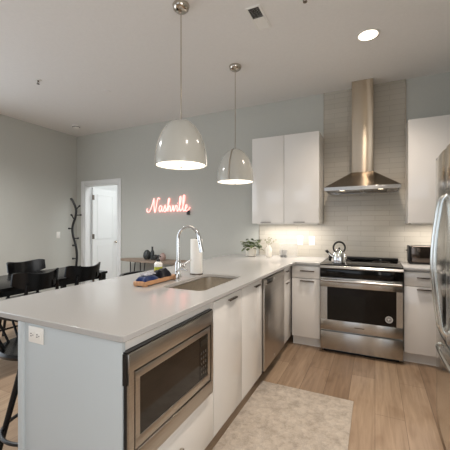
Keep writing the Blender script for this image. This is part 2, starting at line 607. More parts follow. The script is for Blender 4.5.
def leafbox(bb, s0, s1, t0, t1, z0, z1):
    bb.hexa([leafpt(s0, t0, z0), leafpt(s1, t0, z0), leafpt(s1, t1, z0), leafpt(s0, t1, z0)],
            [leafpt(s0, t0, z1), leafpt(s1, t0, z1), leafpt(s1, t1, z1), leafpt(s0, t1, z1)])


b = B(); leafbox(b, 0, 0.76, -0.018, 0.018, 0.01, 2.03)
for z0, z1 in ((0.15, 0.92), (1.06, 1.90)):      # raised mouldings of the two panels
    leafbox(b, 0.12, 0.64, -0.024, -0.018, z0, z0 + 0.02); leafbox(b, 0.12, 0.64, -0.024, -0.018, z1, z1 + 0.02)
    leafbox(b, 0.12, 0.14, -0.024, -0.018, z0, z1); leafbox(b, 0.62, 0.64, -0.024, -0.018, z0, z1)
b.build('door_leaf', TRIM, dr, smooth=0)
for z in (0.25, 1.07, 1.80):
    b = B(); leafbox(b, -0.02, 0.03, -0.026, -0.012, z, z + 0.09); b.build('hinge', DARKMET, dr)
b = B()
k0 = leafpt(0.70, -0.018, 0.98); k1 = leafpt(0.70, -0.06, 0.98)
b.cyl(k0, k1, 0.012); b.ball(k1, 0.027); b.build('door_knob', NICKEL, dr)

# tiled backsplash (one structure) and its slim metal edge trims
b = B()
ty0, ty1 = YB - 0.010, YB
b.box(-1.42, -0.572, ty0, ty1, CT, 1.40)
b.box(-0.572, 0.31, ty0, ty1, CT - 0.02, CEIL)
b.box(0.31, XR, ty0, ty1, CT, 1.40)
struct(b.build('trim_1', TILE, smooth=0), 'glossy white brick tile backsplash')
b = B()
b.box(-0.576, -0.570, ty0 - 0.003, ty0, 1.40, CEIL); b.box(0.308, 0.314, ty0 - 0.003, ty0, 1.40, CEIL)
b.box(-1.425, -1.42, ty0 - 0.003, ty1, CT, 1.345)
struct(b.build('trim_2', NICKEL, smooth=0), 'slim metal tile edge trim')


# ------------------------------------------------------------------ base cabinets
PX = -0.855       # carcass front of the peninsula (faces +X); door faces at PX .. PX+0.02
PBX = -1.38      # its back
Y0 = 0.888       # near end of the peninsula
TOEZ = 0.11
CB = CT - 0.025  # underside of the worktop


def carcass(bb, x0, x1, y0, y1, z0, z1, t=0.018, openface=None):
    """an open-topped cabinet box; openface leaves out one upright side"""
    bb.box(x0, x1, y0, y1, z0, z0 + t)
    if openface != '-x': bb.box(x0, x0 + t, y0, y1, z0 + t, z1)
    if openface != '+x': bb.box(x1 - t, x1, y0, y1, z0 + t, z1)
    if openface != '-y': bb.box(x0 + t, x1 - t, y0, y0 + t, z0 + t, z1)
    if openface != '+y': bb.box(x0 + t, x1 - t, y1 - t, y1, z0 + t, z1)


def tab_pull_x(parent, xf, yc, z, ln=0.13):
    """edge pull on a door whose face looks along +X"""
    bb = B()
    bb.box(xf, xf + 0.018, yc - ln / 2, yc + ln / 2, z - 0.003, z + 0.003, 0.001)
    bb.box(xf + 0.013, xf + 0.018, yc - ln / 2, yc + ln / 2, z - 0.007, z - 0.003, 0.001)
    return bb.build('handle', DARKMET, parent)


def tab_pull_y(parent, yf, xc, z, ln=0.13, m=None):
    bb = B()
    bb.box(xc - ln / 2, xc + ln / 2, yf - 0.026, yf, z - 0.003, z + 0.003, 0.001)
    bb.box(xc - ln / 2, xc + ln / 2, yf - 0.026, yf - 0.020, z - 0.007, z - 0.003, 0.001)
    return bb.build('handle', m or DARKMET, parent)


# end panel of the peninsula with its side strip, and the back panel toward the stools
b = B()
b.box(PBX - 0.02, PX + 0.02, Y0 - 0.02, Y0, 0.0, CB, 0.002)
o = b.build('end_panel', PANEL, origin=((PBX + PX) / 2, Y0 - 0.01, 0))
tag(o, 'plain white end panel closing the near end of the peninsula', 'panel')
b = B()
b.box(PBX - 0.055, PBX - 0.0205, Y0 - 0.030, 3.40, 0.0, CB, 0.003)
o = b.build('back_panel', PANEL, origin=(PBX - 0.03, 2.1, 0))
tag(o, 'long white back panel of the peninsula facing the bar stools', 'panel')

# microwave cabinet
t = thing('base_cabinet', 'white base cabinet housing the built-in microwave above a drawer', 'cabinet', (-1.13, 1.22, 0), 'white base cabinets')
b = B()
carcass(b, PBX, PX, Y0 + 0.001, 1.590, TOEZ, CB, openface='+x')
b.box(PX - 0.018, PX + 0.0, Y0 + 0.001, 0.906, TOEZ, CB); b.box(PX - 0.018, PX, 1.548, 1.590, TOEZ, CB)
b.box(PX - 0.018, PX + 0.018, Y0 + 0.001, 1.590, 0.864, CB - 0.004)
b.box(PX, PX + 0.018, 1.552, 1.588, 0.40, 0.864)
b.build('body', CAB, t, smooth=0)
b = B(); b.box(PX - 0.07, PX - 0.055, Y0 + 0.001, 1.590, 0.0, TOEZ); b.build('toe_kick', CAB, t)
b = B(); b.box(PX + 0.001, PX + 0.02, Y0 + 0.004, 1.587, TOEZ + 0.002, 0.392, 0.002); d = b.build('drawer', CAB, t)
b = B()
b.tube([(PX + 0.02, 1.16, 0.262), (PX + 0.04, 1.165, 0.272), (PX + 0.046, 1.205, 0.276), (PX + 0.04, 1.245, 0.272), (PX + 0.02, 1.25, 0.262)], 0.006, 8, smooth=4)
b.build('handle', NICKEL, d)

# sink cabinet
t = thing('base_cabinet', 'white two-door base cabinet below the sink', 'cabinet', (-1.13, 2.02, 0), 'white base cabinets')
b = B(); carcass(b, PBX, PX, 1.592, 2.445, TOEZ, CB, openface='+x')
b.box(PX - 0.018, PX, 1.592, 2.445, 0.80, CB - 0.004)
b.build('body', CAB, t, smooth=0)
b = B(); b.box(PX - 0.07, PX - 0.055, 1.592, 2.445, 0.0, TOEZ); b.build('toe_kick', CAB, t)
for y0, y1, yh in ((1.595, 2.017, 1.845), (2.021, 2.442, 2.315)):
    b = B(); b.box(PX + 0.001, PX + 0.02, y0, y1, TOEZ + 0.002, 0.886, 0.002); d = b.build('door', CAB, t)
    tab_pull_x(d, PX + 0.02, yh, 0.857, 0.12)

# corner cabinet beyond the dishwasher
t = thing('base_cabinet', 'narrow white corner cabinet between dishwasher and the oven run', 'cabinet', (-1.13, 3.27, 0), 'white base cabinets')
b = B(); carcass(b, PBX, PX, 3.105, 4.04, TOEZ, CB, openface='+x'); b.box(PX - 0.018, PX, 3.105, 3.46, TOEZ, CB); b.build('body', CAB, t, smooth=0)
b = B(); b.box(PX - 0.07, PX - 0.055, 3.105, 3.52, 0.0, TOEZ); b.build('toe_kick', CAB, t)
b = B(); b.box(PX + 0.001, PX + 0.02, 3.108, 3.425, 0.75, 0.886, 0.002); d = b.build('drawer', CAB, t); tab_pull_x(d, PX + 0.02, 3.25, 0.845, 0.11)
b = B(); b.box(PX + 0.001, PX + 0.02, 3.108, 3.425, TOEZ + 0.002, 0.745, 0.002); d = b.build('door', CAB, t); tab_pull_x(d, PX + 0.02, 3.25, 0.722, 0.11)

# the run on either side of the range
BY = 3.465
for (x0, x1, lab, split) in ((-0.833, -0.527, 'white base cabinet with drawer and door left of the oven', None),
                             (0.250, 1.165, 'white base cabinet with drawer and door right of the oven', 0.70)):
    t = thing('base_cabinet', lab, 'cabinet', ((x0 + x1) / 2, 3.75, 0), 'white base cabinets')
    b = B(); carcass(b, x0, x1, BY, 4.045, TOEZ, CB, openface='-y'); b.box(x0, x1, BY, BY + 0.018, 0.74, CB); b.box(x0, x1, BY, BY + 0.018, TOEZ, 0.75)
    b.build('body', CAB, t, smooth=0)
    b = B(); b.box(x0, x1, BY + 0.055, BY + 0.07, 0.0, TOEZ); b.build('toe_kick', CAB, t)
    spans = [(x0, x1)] if split is None else [(x0, split), (split, x1)]
    for sx0, sx1 in spans:
        b = B(); b.box(sx0 + 0.003, sx1 - 0.003, BY - 0.02, BY - 0.001, 0.752, 0.886, 0.002); d = b.build('drawer', CAB, t)
        tab_pull_y(d, BY - 0.02, (sx0 + min(sx1, sx0 + 0.32)) / 2 + 0.02, 0.835, 0.15)
        b = B(); b.box(sx0 + 0.003, sx1 - 0.003, BY - 0.02, BY - 0.001, TOEZ + 0.002, 0.747, 0.002); d = b.build('door', CAB, t)
        tab_pull_y(d, BY - 0.02, (sx0 + min(sx1, sx0 + 0.32)) / 2 + 0.02, 0.725, 0.15)

# ------------------------------------------------------------------ worktops
SX0, SX1, SY0, SY1, SR = -1.255, -0.940, 1.652, 2.272, 0.05


def rrect(x0, x1, y0, y1, r, n=6):
    out = []
    for cx, cy, a0 in ((x1 - r, y1 - r, 0), (x0 + r, y1 - r, PI / 2), (x0 + r, y0 + r, PI), (x1 - r, y0 + r, 1.5 * PI)):
        for k in range(n + 1):
            a = a0 + PI / 2 * k / n
            out.append((cx + r * math.cos(a), cy + r * math.sin(a)))
    return out


b = B()
outer = [(-1.80, 0.858), (-0.835, 0.858)] + [(-0.823, 0.864), (-0.818, 0.874)] + [(-0.787, 3.415), (-0.524, 3.415), (-0.524, 4.049), (-1.80, 4.049)]
rings = []
for poly in (outer, rrect(SX0, SX1, SY0, SY1, SR)):
    vs_ = [b.bm.verts.new((x, y, CB)) for x, y in poly]
    rings.append([b.bm.edges.new((vs_[i], vs_[(i + 1) % len(vs_)])) for i in range(len(vs_))])
res = bmesh.ops.triangle_fill(b.bm, use_beauty=True, use_dissolve=False, edges=rings[0] + rings[1])
faces = [f for f in b.bm.faces]
ext = bmesh.ops.extrude_face_region(b.bm, geom=faces)
for g in ext['geom']:
    if isinstance(g, bmesh.types.BMVert):
        g.co.z = CT
o = b.build('countertop', QUARTZ, origin=(-1.3, 2.4, CB), smooth=30)
mod = o.modifiers.new('eased_edge', 'BEVEL'); mod.width = 0.003; mod.segments = 2; mod.limit_method = 'ANGLE'; mod.angle_limit = math.radians(50)
tag(o, 'pale quartz worktop of the peninsula, turning the corner to the oven', 'countertop')
b = B(); b.box(0.247, XR - 0.002, 3.415, 4.049, CB, CT, 0.003)
o = b.build('countertop', QUARTZ, origin=(0.7, 3.73, CB)); tag(o, 'short pale quartz worktop under the toaster, right of the oven', 'countertop')

# ------------------------------------------------------------------ sink
t = thing('kitchen_sink', 'stainless steel undermount sink bowl in the peninsula worktop', 'sink', ((SX0 + SX1) / 2, 2.0, CB - 0.2))
b = B()
prof = [(-0.012, -0.002), (0.004, -0.002), (0.004, -0.012), (0.004, -0.17), (0.016, -0.192), (0.04, -0.198)]
prev = None
for off, dz in prof:
    poly = rrect(SX0 + off, SX1 - off, SY0 + off, SY1 - off, SR)
    ring = [b.bm.verts.new((x, y, CB + dz)) for x, y in poly]
    if prev:
        n = len(ring)
        for i in range(n):
            b.bm.faces.new((prev[i], prev[(i + 1) % n], ring[(i + 1) % n], ring[i]))
    prev = ring
b.bm.faces.new(prev)
o = b.build('bowl', SINKM, t)
mod = o.modifiers.new('wall', 'SOLIDIFY'); mod.thickness = 0.0012; mod.offset = 0
b = B(); b.lathe([(0, -0.001), (0.025, -0.001), (0.042, 0.003), (0.045, 0.0), (0.045, -0.004)], (-1.098, 1.962, CB - 0.196), 24)
b.build('drain', CHROME, t)

# ------------------------------------------------------------------ outlet on the end panel
t = thing('power_outlet', 'white wall outlet set sideways in the peninsula end panel', 'outlet', (-1.317, Y0 - 0.02, 0.856))
yy = Y0 - 0.0205
b = B(); b.box(-1.366, -1.268, yy - 0.006, yy, 0.821, 0.891, 0.003); b.build('cover_plate', WHITEPL, t)
for xc in (-1.337, -1.297):
    b = B(); b.box(xc - 0.017, xc + 0.017, yy - 0.0085, yy - 0.0062, 0.841, 0.871, 0.001); r = b.build('receptacle', WHITEPL, t)
    b = B(); b.box(xc - 0.008, xc - 0.002, yy - 0.0095, yy - 0.0087, 0.859, 0.863); b.box(xc - 0.008, xc - 0.002, yy - 0.0095, yy - 0.0087, 0.849, 0.853)
    b.cyl((xc + 0.008, yy - 0.0087, 0.856), (xc + 0.008, yy - 0.0095, 0.856), 0.0025, seg=8); b.build('slots', SLOT, r)

# ------------------------------------------------------------------ microwave
t = thing('built_in_microwave', 'stainless built-in microwave in the near peninsula cabinet', 'microwave', (-1.05, 1.215, 0.40))
MX = PX + 0.0225
b = B(); b.box(-1.30, MX - 0.003, 0.905, 1.528, 0.45, 0.80); b.build('body', BLACKPL, t)
my0, my1, mz0, mz1 = 0.880, 1.540, 0.403, 0.855
iy0, iy1, iz0, iz1 = 0.908, 1.518, 0.476, 0.785
b = B()
b.box(MX, MX + 0.022, my0, my1, iz1, mz1, 0.002); b.box(MX, MX + 0.022, my0, my1, mz0, iz0, 0.002)
b.box(MX, MX + 0.022, my0, iy0, iz0, iz1, 0.0); b.box(MX, MX + 0.022, iy1, my1, iz0, iz1, 0.0)
b.build('trim_frame', STEELY, t)
b = B(); b.box(MX - 0.002, MX + 0.014, my0 - 0.004, my1 + 0.004, mz1 + 0.0005, mz1 + 0.007); b.box(MX - 0.002, MX + 0.014, my0 - 0.008, my0 - 0.0005, 0.74, mz1 + 0.0004); b.box(MX - 0.002, MX + 0.010, my0 - 0.003, my0 - 0.0005, mz0, 0.74)
b.build('gasket', BLACKPL, t)
b = B()
wy0, wy1, wz0, wz1 = 0.942, 1.462, 0.524, 0.748
g = 0.008
b.box(MX + 0.002, MX + 0.020, iy0 + g, iy1 - g, wz1, iz1 - g, 0.001); b.box(MX + 0.002, MX + 0.020, iy0 + g, iy1 - g, iz0 + g, wz0, 0.001)
b.box(MX + 0.002, MX + 0.020, iy0 + g, wy0, wz0, wz1); b.box(MX + 0.002, MX + 0.020, wy1 + 0.02, iy1 - g, wz0, wz1)
d = b.build('door', STEELY, t)
b = B(); b.box(MX + 0.004, MX + 0.017, wy0, 1.395, wz0, wz1); b.build('window', mat('oven_glass', rgb(16, 13, 11), 0.05, spec=0.6), d)
b = B(); b.box(MX + 0.004, MX + 0.0165, 1.397, wy1 + 0.02, wz0, wz1); cp = b.build('control_panel', BLACKGL, t)
BTN = mat('button_grey', rgb(74, 68, 62), 0.4)
for i in range(5):
    for j in range(3):
        y = 1.412 + j * 0.022; z = 0.545 + i * 0.027
        b = B(); b.box(MX + 0.0165, MX + 0.0174, y, y + 0.013, z, z + 0.013); b.build('button', BTN, cp)
b = B(); b.box(MX + 0.0165, MX + 0.0174, 1.41, 1.478, 0.695, 0.727); b.build('display', mat('display_dark', rgb(30, 34, 32), 0.1), cp)

# ------------------------------------------------------------------ dishwasher
t = thing('dishwasher', 'stainless dishwasher built into the far end of the peninsula', 'dishwasher', (-1.13, 2.775, 0))
dy0, dy1 = 2.468, 3.098
b = B(); b.box(PBX + 0.02, PX - 0.002, 2.450, 3.100, TOEZ, 0.885); b.build('body', BLACKPL, t)
b = B(); b.box(PX - 0.07, PX - 0.055, 2.450, 3.100, 0.0, TOEZ - 0.001); b.build('toe_kick', BLACKPL, t)
b = B()
dz1, hz0, hy0, hy1 = 0.880, 0.828, 2.53, 2.70
xa, xb = PX + 0.004, PX + 0.034
b.box(xa, xb, dy0, dy1, TOEZ + 0.01, hz0, 0.003)
b.box(xa, xb, dy0, hy0, hz0, dz1 - 0.012); b.box(xa, xb, hy1, dy1, hz0, dz1 - 0.012)
b.box(xa, xb, dy0, dy1, dz1 - 0.012, dz1, 0.002)
d = b.build('door', STEELY, t)
b = B(); b.box(xa, xa + 0.006, hy0, hy1, hz0, dz1 - 0.012); b.build('pocket_handle', BLACKPL, d)
b = B(); b.lathe([(0, 0.002), (0.011, 0.002), (0.012, 0.0)], (xb, 2.75, 0.850), 16, 'X'); b.build('badge', STICKW, d)
b = B(); b.lathe([(0, 0.002), (0.007, 0.002), (0.008, 0.0)], (xb, 2.75, 0.16), 16, 'X'); b.build('vent_cap', STICKW, d)

# ------------------------------------------------------------------ range (slide-in oven)
rx0, rx1 = -0.519, 0.242
t = thing('slide_in_range', 'stainless slide-in electric oven range with black glass cooktop', 'oven', ((rx0 + rx1) / 2, 3.72, 0))
b = B(); b.box(rx0, rx1, 3.43, 4.03, 0.03, 0.90); b.build('body', STEELX, t)
b = B(); b.box(rx0 - 0.002, rx1 + 0.002, 3.40, 4.035, 0.9165, 0.926, 0.002); b.build('cooktop', BLACKGL, t)
RINGM = mat('burner_mark', rgb(92, 84, 78), 0.3)
for (bx, by, br_) in ((-0.33, 3.55, 0.10), (0.06, 3.55, 0.115), (-0.33, 3.83, 0.08), (0.06, 3.83, 0.085)):
    b = B(); b.lathe([(br_ - 0.003, 0.0), (br_ - 0.003, 0.0006), (br_, 0.0006), (br_, 0.0)], (bx, by, 0.926), 40)
    b.build('burner_ring', RINGM, t)
b = B(); b.box(rx0 + 0.01, rx1 - 0.01, 3.955, 4.034, 0.9262, 0.956, 0.006); v_ = b.build('rear_vent', BLACKPL, t)
for xx in (-0.33, 0.06):
    b = B(); b.box(xx - 0.012, xx + 0.012, 3.952, 3.958, 0.93, 0.945); b.build('vent_clip', CHROME, v_)
# curved steel nose along the front of the cooktop
b = B()
sec = [(3.43, 0.9163), (3.40, 0.9163), (3.385, 0.912), (3.375, 0.902), (3.372, 0.889), (3.38, 0.881), (3.43, 0.879)]
va = [b.bm.verts.new((rx0, y, z)) for y, z in sec]; vb = [b.bm.verts.new((rx1, y, z)) for y, z in sec]
b.bm.faces.new(va); b.bm.faces.new(vb[::-1])
for i in range(len(sec)):
    j = (i + 1) % len(sec)
    b.bm.faces.new((va[i], vb[i], vb[j], va[j]))
b.build('front_nose', STEELX, t)
b = B(); b.box(rx0 + 0.001, rx1 - 0.001, 3.385, 3.43, 0.792, 0.878, 0.004); b.build('control_panel', BLACKGL, t)
# door with its window
b = B()
yd0, yd1 = 3.392, 3.429
b.box(rx0 + 0.002, rx1 - 0.002, yd0, yd1, 0.690, 0.786, 0.003); b.box(rx0 + 0.002, rx1 - 0.002, yd0, yd1, 0.245, 0.352, 0.003)
b.box(rx0 + 0.002, -0.448, yd0, yd1, 0.352, 0.690); b.box(0.185, rx1 - 0.002, yd0, yd1, 0.352, 0.690)
d = b.build('door', STEELX, t)
b = B(); b.box(-0.449, 0.186, yd0 + 0.003, yd1 - 0.01, 0.351, 0.691); b.build('window', BLACKGL, d)
b = B()
b.tube([(rx0 + 0.012, 3.350, 0.762), (rx1 - 0.012, 3.350, 0.762)], 0.015, 16)
b.box(rx0 + 0.03, rx0 + 0.055, 3.350, yd0, 0.752, 0.772, 0.003); b.box(rx1 - 0.055, rx1 - 0.03, 3.350, yd0, 0.752, 0.772, 0.003)
b.build('handle', STEELX, d)
b = B(); b.box(-0.185, -0.095, yd0 - 0.0012, yd0, 0.292, 0.302); b.build('badge', DARKMET, d)
b = B(); b.lathe([(0, -0.0016), (0.034, -0.0016), (0.034, 0.0)], (0.122, yd0 + 0.003, 0.418), 28, 'Y'); st = b.build('sticker', STICK, d)
b = B()
b.lathe([(0.026, -0.0008), (0.031, -0.0008), (0.031, 0.0), (0.026, 0.0)], (0.122, yd0 + 0.0012, 0.418), 28, 'Y')
b.box(0.108, 0.134, yd0 + 0.0004, yd0 + 0.0012, 0.422, 0.428); b.box(0.114, 0.121, yd0 + 0.0004, yd0 + 0.0012, 0.405, 0.422)
b.build('sticker_print', STICKW, st)
b = B(); b.box(rx0 + 0.002, rx1 - 0.002, 3.396, 3.429, 0.045, 0.228, 0.004); b.build('drawer', STEELX, t)
b = B(); b.box(rx0 + 0.03, rx1 - 0.03, 3.46, 3.95, 0.0, 0.029); b.build('base', BLACKPL, t)

# ------------------------------------------------------------------ range hood
t = thing('range_hood', 'stainless pyramid chimney hood on the tiles above the oven', 'range hood', (-0.134, 3.82, 1.695))
hx0, hx1, hy0_, hy1_ = -0.503, 0.237, 3.575, 4.047
cx0, cx1, cy0 = -0.240, -0.016, 3.86
b = B()
zb, zr, zt = 1.703, 1.742, 1.930
b.hexa([(hx0, hy0_, zr), (hx1, hy0_, zr), (hx1, hy1_, zr), (hx0, hy1_, zr)], [(cx0, cy0, zt), (cx1, cy0, zt), (cx1, hy1_, zt), (cx0, hy1_, zt)])
b.build('canopy', steel('darkened_canopy_steel', rgb(158, 146, 131), 0.25, (0.02, 0.02, 6), 0.9), t, smooth=0)  # hood steel darkened in its colour to stand in for dark reflections
b = B()
b.box(hx0, hx1, hy0_, hy0_ + 0.012, zb, zr - 0.0005, 0.001); b.box(hx0, hx1, hy1_ - 0.012, hy1_, zb, zr - 0.0005)
b.box(hx0, hx0 + 0.012, hy0_ + 0.012, hy1_ - 0.012, zb, zr - 0.0005); b.box(hx1 - 0.012, hx1, hy0_ + 0.012, hy1_ - 0.012, zb, zr - 0.0005)
b.box(hx0 + 0.012, hx1 - 0.012, hy0_ + 0.012, hy1_ - 0.012, zb + 0.014, zb + 0.02)
b.build('rim', STEELX, t, smooth=0)
b = B(); b.box(cx0, cx1, cy0, hy1_, zt, CEIL - 0.001, 0.002); b.build('chimney', STEELZ, t)
for (x0, x1) in ((-0.40, -0.145), (-0.125, 0.13)):
    b = B(); b.box(x0, x1, hy0_ + 0.12, hy1_ - 0.05, zb + 0.006, zb + 0.0135)
    for k in range(9):
        yk = hy0_ + 0.14 + k * 0.03
        b.box(x0 + 0.01, x1 - 0.01, yk, yk + 0.012, zb + 0.003, zb + 0.006)
    b.build('grease_filter', NICKEL, t, smooth=0)
for xx in (-0.33, 0.055):
    b = B(); b.lathe([(0, -0.004), (0.022, -0.004), (0.026, 0.003)], (xx, hy0_ + 0.07, zb + 0.010), 20); b.build('lamp', LAMP, t)
for k in range(4):
    b = B(); b.lathe([(0, -0.003), (0.005, -0.003), (0.006, 0)], (-0.165 + k * 0.02, hy0_, 1.722), 10, 'Y'); b.build('button', CHROME, t)

# ------------------------------------------------------------------ wall cabinets
UY = 3.73


def wall_cabinet(x0, x1, z0, z1, ndoors, lab, hz):
    t = thing('wall_cabinet', lab, 'cabinet', ((x0 + x1) / 2, 3.9, z0), 'white wall cabinets')
    b = B()
    b.box(x0, x0 + 0.018, UY, 4.046, z0, z1); b.box(x1 - 0.018, x1, UY, 4.046, z0, z1)
    b.box(x0 + 0.018, x1 - 0.018, UY, 4.046, z0, z0 + 0.018); b.box(x0 + 0.018, x1 - 0.018, UY, 4.046, z1 - 0.018, z1)
    b.box(x0 + 0.018, x1 - 0.018, 4.03, 4.046, z0 + 0.018, z1 - 0.018)
    b.build('body', CAB, t, smooth=0)
    wd = (x1 - x0) / ndoors
    for i in range(ndoors):
        a, c = x0 + i * wd + 0.002, x0 + (i + 1) * wd - 0.002
        b = B(); b.box(a, c, UY - 0.021, UY - 0.001, z0 + 0.001, z1 - 0.002, 0.002); d = b.build('door', CAB, t)
        xc = (a + c) / 2 - 0.02 if ndoors > 1 else a + 0.62
        b = B(); b.box(xc - 0.065, xc + 0.065, UY - 0.043, UY - 0.021, z0 + 0.012, z0 + 0.019, 0.0015)
        b.build('handle', DARKMET, d)
    b = B(); b.box(x0 + 0.04, x1 - 0.04, 3.80, 3.88, z0 - 0.010, z0 - 0.0005); b.build('light_bar', WHITEPL, t)
    return t


wall_cabinet(-1.40, -0.580, 1.348, 2.415, 2, 'white two-door wall cabinet left of the range hood', 1.36)
wall_cabinet(0.308, XR - 0.005, 1.348, 2.412, 1, 'white wall cabinet right of the range hood, behind the fridge', 1.36)

# ------------------------------------------------------------------ refrigerator
FX, FY0, FY1 = 0.387, 1.74, 2.655
t = thing('refrigerator', 'tall stainless french-door refrigerator at the right edge', 'refrigerator', (0.78, 2.2, 0))
b = B(); b.box(FX + 0.06, 1.15, FY0 + 0.004, FY1 - 0.004, 0.03, 1.765, 0.004); b.build('body', mat('fridge_side', rgb(120, 120, 120), 0.4, 0.6), t)
b = B(); b.box(FX + 0.10, 1.12, FY0 + 0.03, FY1 - 0.03, 0.0, 0.029); b.build('base_grille', BLACKPL, t)


def bowed_door(y0, y1, z0, z1, bow=0.02):
    bb = B()
    n = 10
    ym = (FY0 + FY1) / 2; hw = (FY1 - FY0) / 2
    poly = []
    for i in range(n + 1):
        y = y0 + (y1 - y0) * i / n
        x = FX - bow * (1 - ((y - ym) / hw) ** 2)
        if i in (0, n):
            x += 0.006
        poly.append((x, y))
    poly += [(FX + 0.058, y1), (FX + 0.058, y0)]
    bb.prism(poly, z0, z1)
    return bb


def bow_handle(y, z0, z1, depth, parent, x_at):
    bb = B()
    pts = [(x_at + 0.004, y, z0), (x_at - 0.022, y, z0 + 0.03)]
    for k in range(1, 8):
        s = k / 8
        pts.append((x_at - 0.022 - depth * math.sin(PI * s), y, z0 + 0.03 + (z1 - z0 - 0.06) * s))
    pts += [(x_at - 0.022, y, z1 - 0.03), (x_at + 0.004, y, z1)]
    bb.tube(pts, 0.010, 10, smooth=4)
    return bb.build('handle', FRIDGE, parent)


ymid = (FY0 + FY1) / 2
d = bowed_door(ymid + 0.002, FY1, 0.655, 1.775).build('door', FRIDGE, t); bow_handle(ymid + 0.05, 0.70, 1.50, 0.035, d, FX - 0.0195)
d = bowed_door(FY0, ymid - 0.002, 0.655, 1.775).build('door', FRIDGE, t); bow_handle(ymid - 0.05, 0.70, 1.50, 0.035, d, FX - 0.0195)
d = bowed_door(FY0, FY1, 0.045, 0.645).build('freezer_drawer', FRIDGE, t)
b = B()
b.tube([(FX - 0.008, FY0 + 0.10, 0.585), (FX - 0.035, FY0 + 0.12, 0.585), (FX - 0.045, ymid, 0.585), (FX - 0.035, FY1 - 0.32, 0.585), (FX - 0.016, FY1 - 0.30, 0.585)], 0.010, 10, smooth=5)
b.build('handle', FRIDGE, d)
for y in (FY0 + 0.02, FY1 - 0.08):
    b = B(); b.box(FX + 0.0, FX + 0.07, y, y + 0.06, 1.7755, 1.795, 0.004); b.build('hinge_cover', mat('hinge_grey', rgb(90, 90, 90), 0.5), t)

# ------------------------------------------------------------------ pendants
SH = [(0.1885, 0.0), (0.1888, 0.03), (0.186, 0.075), (0.178, 0.13), (0.163, 0.185), (0.141, 0.238), (0.110, 0.287), (0.080, 0.317), (0.05, 0.334), (0.018, 0.341)]


def pendant(x, y, sdir, lab, zr=1.772):
    t = thing('pendant_lamp', lab, 'pendant lamp', (x, y, CEIL - 0.0005), 'pendant lamps over the peninsula')
    b = B(); b.lathe([(0.0, 0.0), (0.062, 0.0), (0.064, -0.006), (0.058, -0.030), (0.040, -0.046), (0.014, -0.052), (0.0, -0.053)], (x, y, CEIL - 0.0008), 28)
    b.build('canopy', NICKEL, t)
    b = B(); b.cyl((x, y, CEIL - 0.05), (x, y, zr + 0.345), 0.0045, seg=10); b.build('stem', NICKEL, t)
    b = B()
    outer = [(r, zr + z) for r, z in SH]
    inner = [(max(0.001, r - 0.004), zr + z - 0.003 if i else zr) for i, (r, z) in enumerate(SH)]
    b.lathe(outer + [(0.0, zr + 0.342)], (x, y, 0), 48)
    b.lathe(inner, (x, y, 0), 48)
    s = b.build('lamp_shade', SHADE, t)
    bmesh_fix(s)
    b = B(); b.lathe([(0.0, -0.004), (0.160, -0.004), (0.182, 0.0), (0.182, 0.006), (0.0, 0.006)], (x, y, zr + 0.004), 48); b.build('diffuser', DIFFUSER, t)
    b = B(); b.lathe([(0.0, -0.020), (0.005, -0.018), (0.007, -0.012), (0.004, -0.006), (0.004, 0.0)], (x, y, zr), 12); b.build('finial', NICKEL, t)
    sd = Vector((sdir[0], sdir[1], 0)).normalized()
    pd = Vector((-sd.y, sd.x, 0))
    for sg in (1, -1):
        prof = catmull([Vector((r, z, 0)) for r, z in SH], 4)
        b = B()

        def f(u, v, side):
            p = prof[min(len(prof) - 1, int(round(u * (len(prof) - 1))))]
            return Vector((x, y, zr + p.y - 0.004 * (1 - side) * (u > 0.8))) + sd * sg * (p.x + (0.0045 if side else 0.0004)) + pd * (v - 0.5) * 0.010
        b.vol(f, len(prof) - 1, 1)
        b.build('strap', NICKEL, t)
    return t


def bmesh_fix(o):
    pass


pendant(-1.304, 1.963, (0.833, 0.553), 'nearer white dome pendant lamp, closest to the sink')
pendant(-1.300, 2.957, (0.078, -0.998), 'farther white dome pendant lamp, beside the wall cabinet')

# ------------------------------------------------------------------ ceiling fittings
def downlight(x, y, lab):
    t = thing('recessed_light', lab, 'ceiling light', (x, y, CEIL - 0.0005), 'recessed ceiling lights')
    b = B(); b.lathe([(0.078, -0.004), (0.092, -0.0045), (0.098, -0.0008), (0.078, -0.0008)], (x, y, CEIL), 40); b.build('trim_ring', WHITEPL, t)
    b = B(); b.lathe([(0.0, -0.003), (0.0775, -0.003), (0.0775, -0.001), (0, -0.001)], (x, y, CEIL), 40); b.build('lens', LAMP, t)


downlight(-0.053, 2.97, 'round lit recessed light in the ceiling before the hood')
downlight(-0.05, 1.3, 'round lit recessed light in the ceiling above the kitchen aisle')
t = thing('air_vent', 'narrow white louvred air vent in the ceiling', 'vent', (-0.83, 2.35, CEIL))
b = B()
vx0, vx1, vy0, vy1 = -0.885, -0.775, 2.205, 2.495
b.box(vx0, vx1, vy0, vy0 + 0.012, CEIL - 0.008, CEIL - 0.0005); b.box(vx0, vx1, vy1 - 0.012, vy1, CEIL - 0.008, CEIL - 0.0005)
b.box(vx0, vx0 + 0.012, vy0 + 0.012, vy1 - 0.012, CEIL - 0.008, CEIL - 0.0005); b.box(vx1 - 0.012, vx1, vy0 + 0.012, vy1 - 0.012, CEIL - 0.008, CEIL - 0.0005)
b.box(vx0 + 0.012, vx1 - 0.012, 2.343, 2.357, CEIL - 0.008, CEIL - 0.0005)
b.build('frame', WHITEPL, t, smooth=0)
b = B(); b.box(vx0 + 0.012, vx1 - 0.012, vy0 + 0.012, 2.343, CEIL - 0.0025, CEIL - 0.0006); b.box(vx0 + 0.012, vx1 - 0.012, 2.357, vy1 - 0.012, CEIL - 0.0025, CEIL - 0.0006)
b.build('duct_backing', SLOT, t, smooth=0)
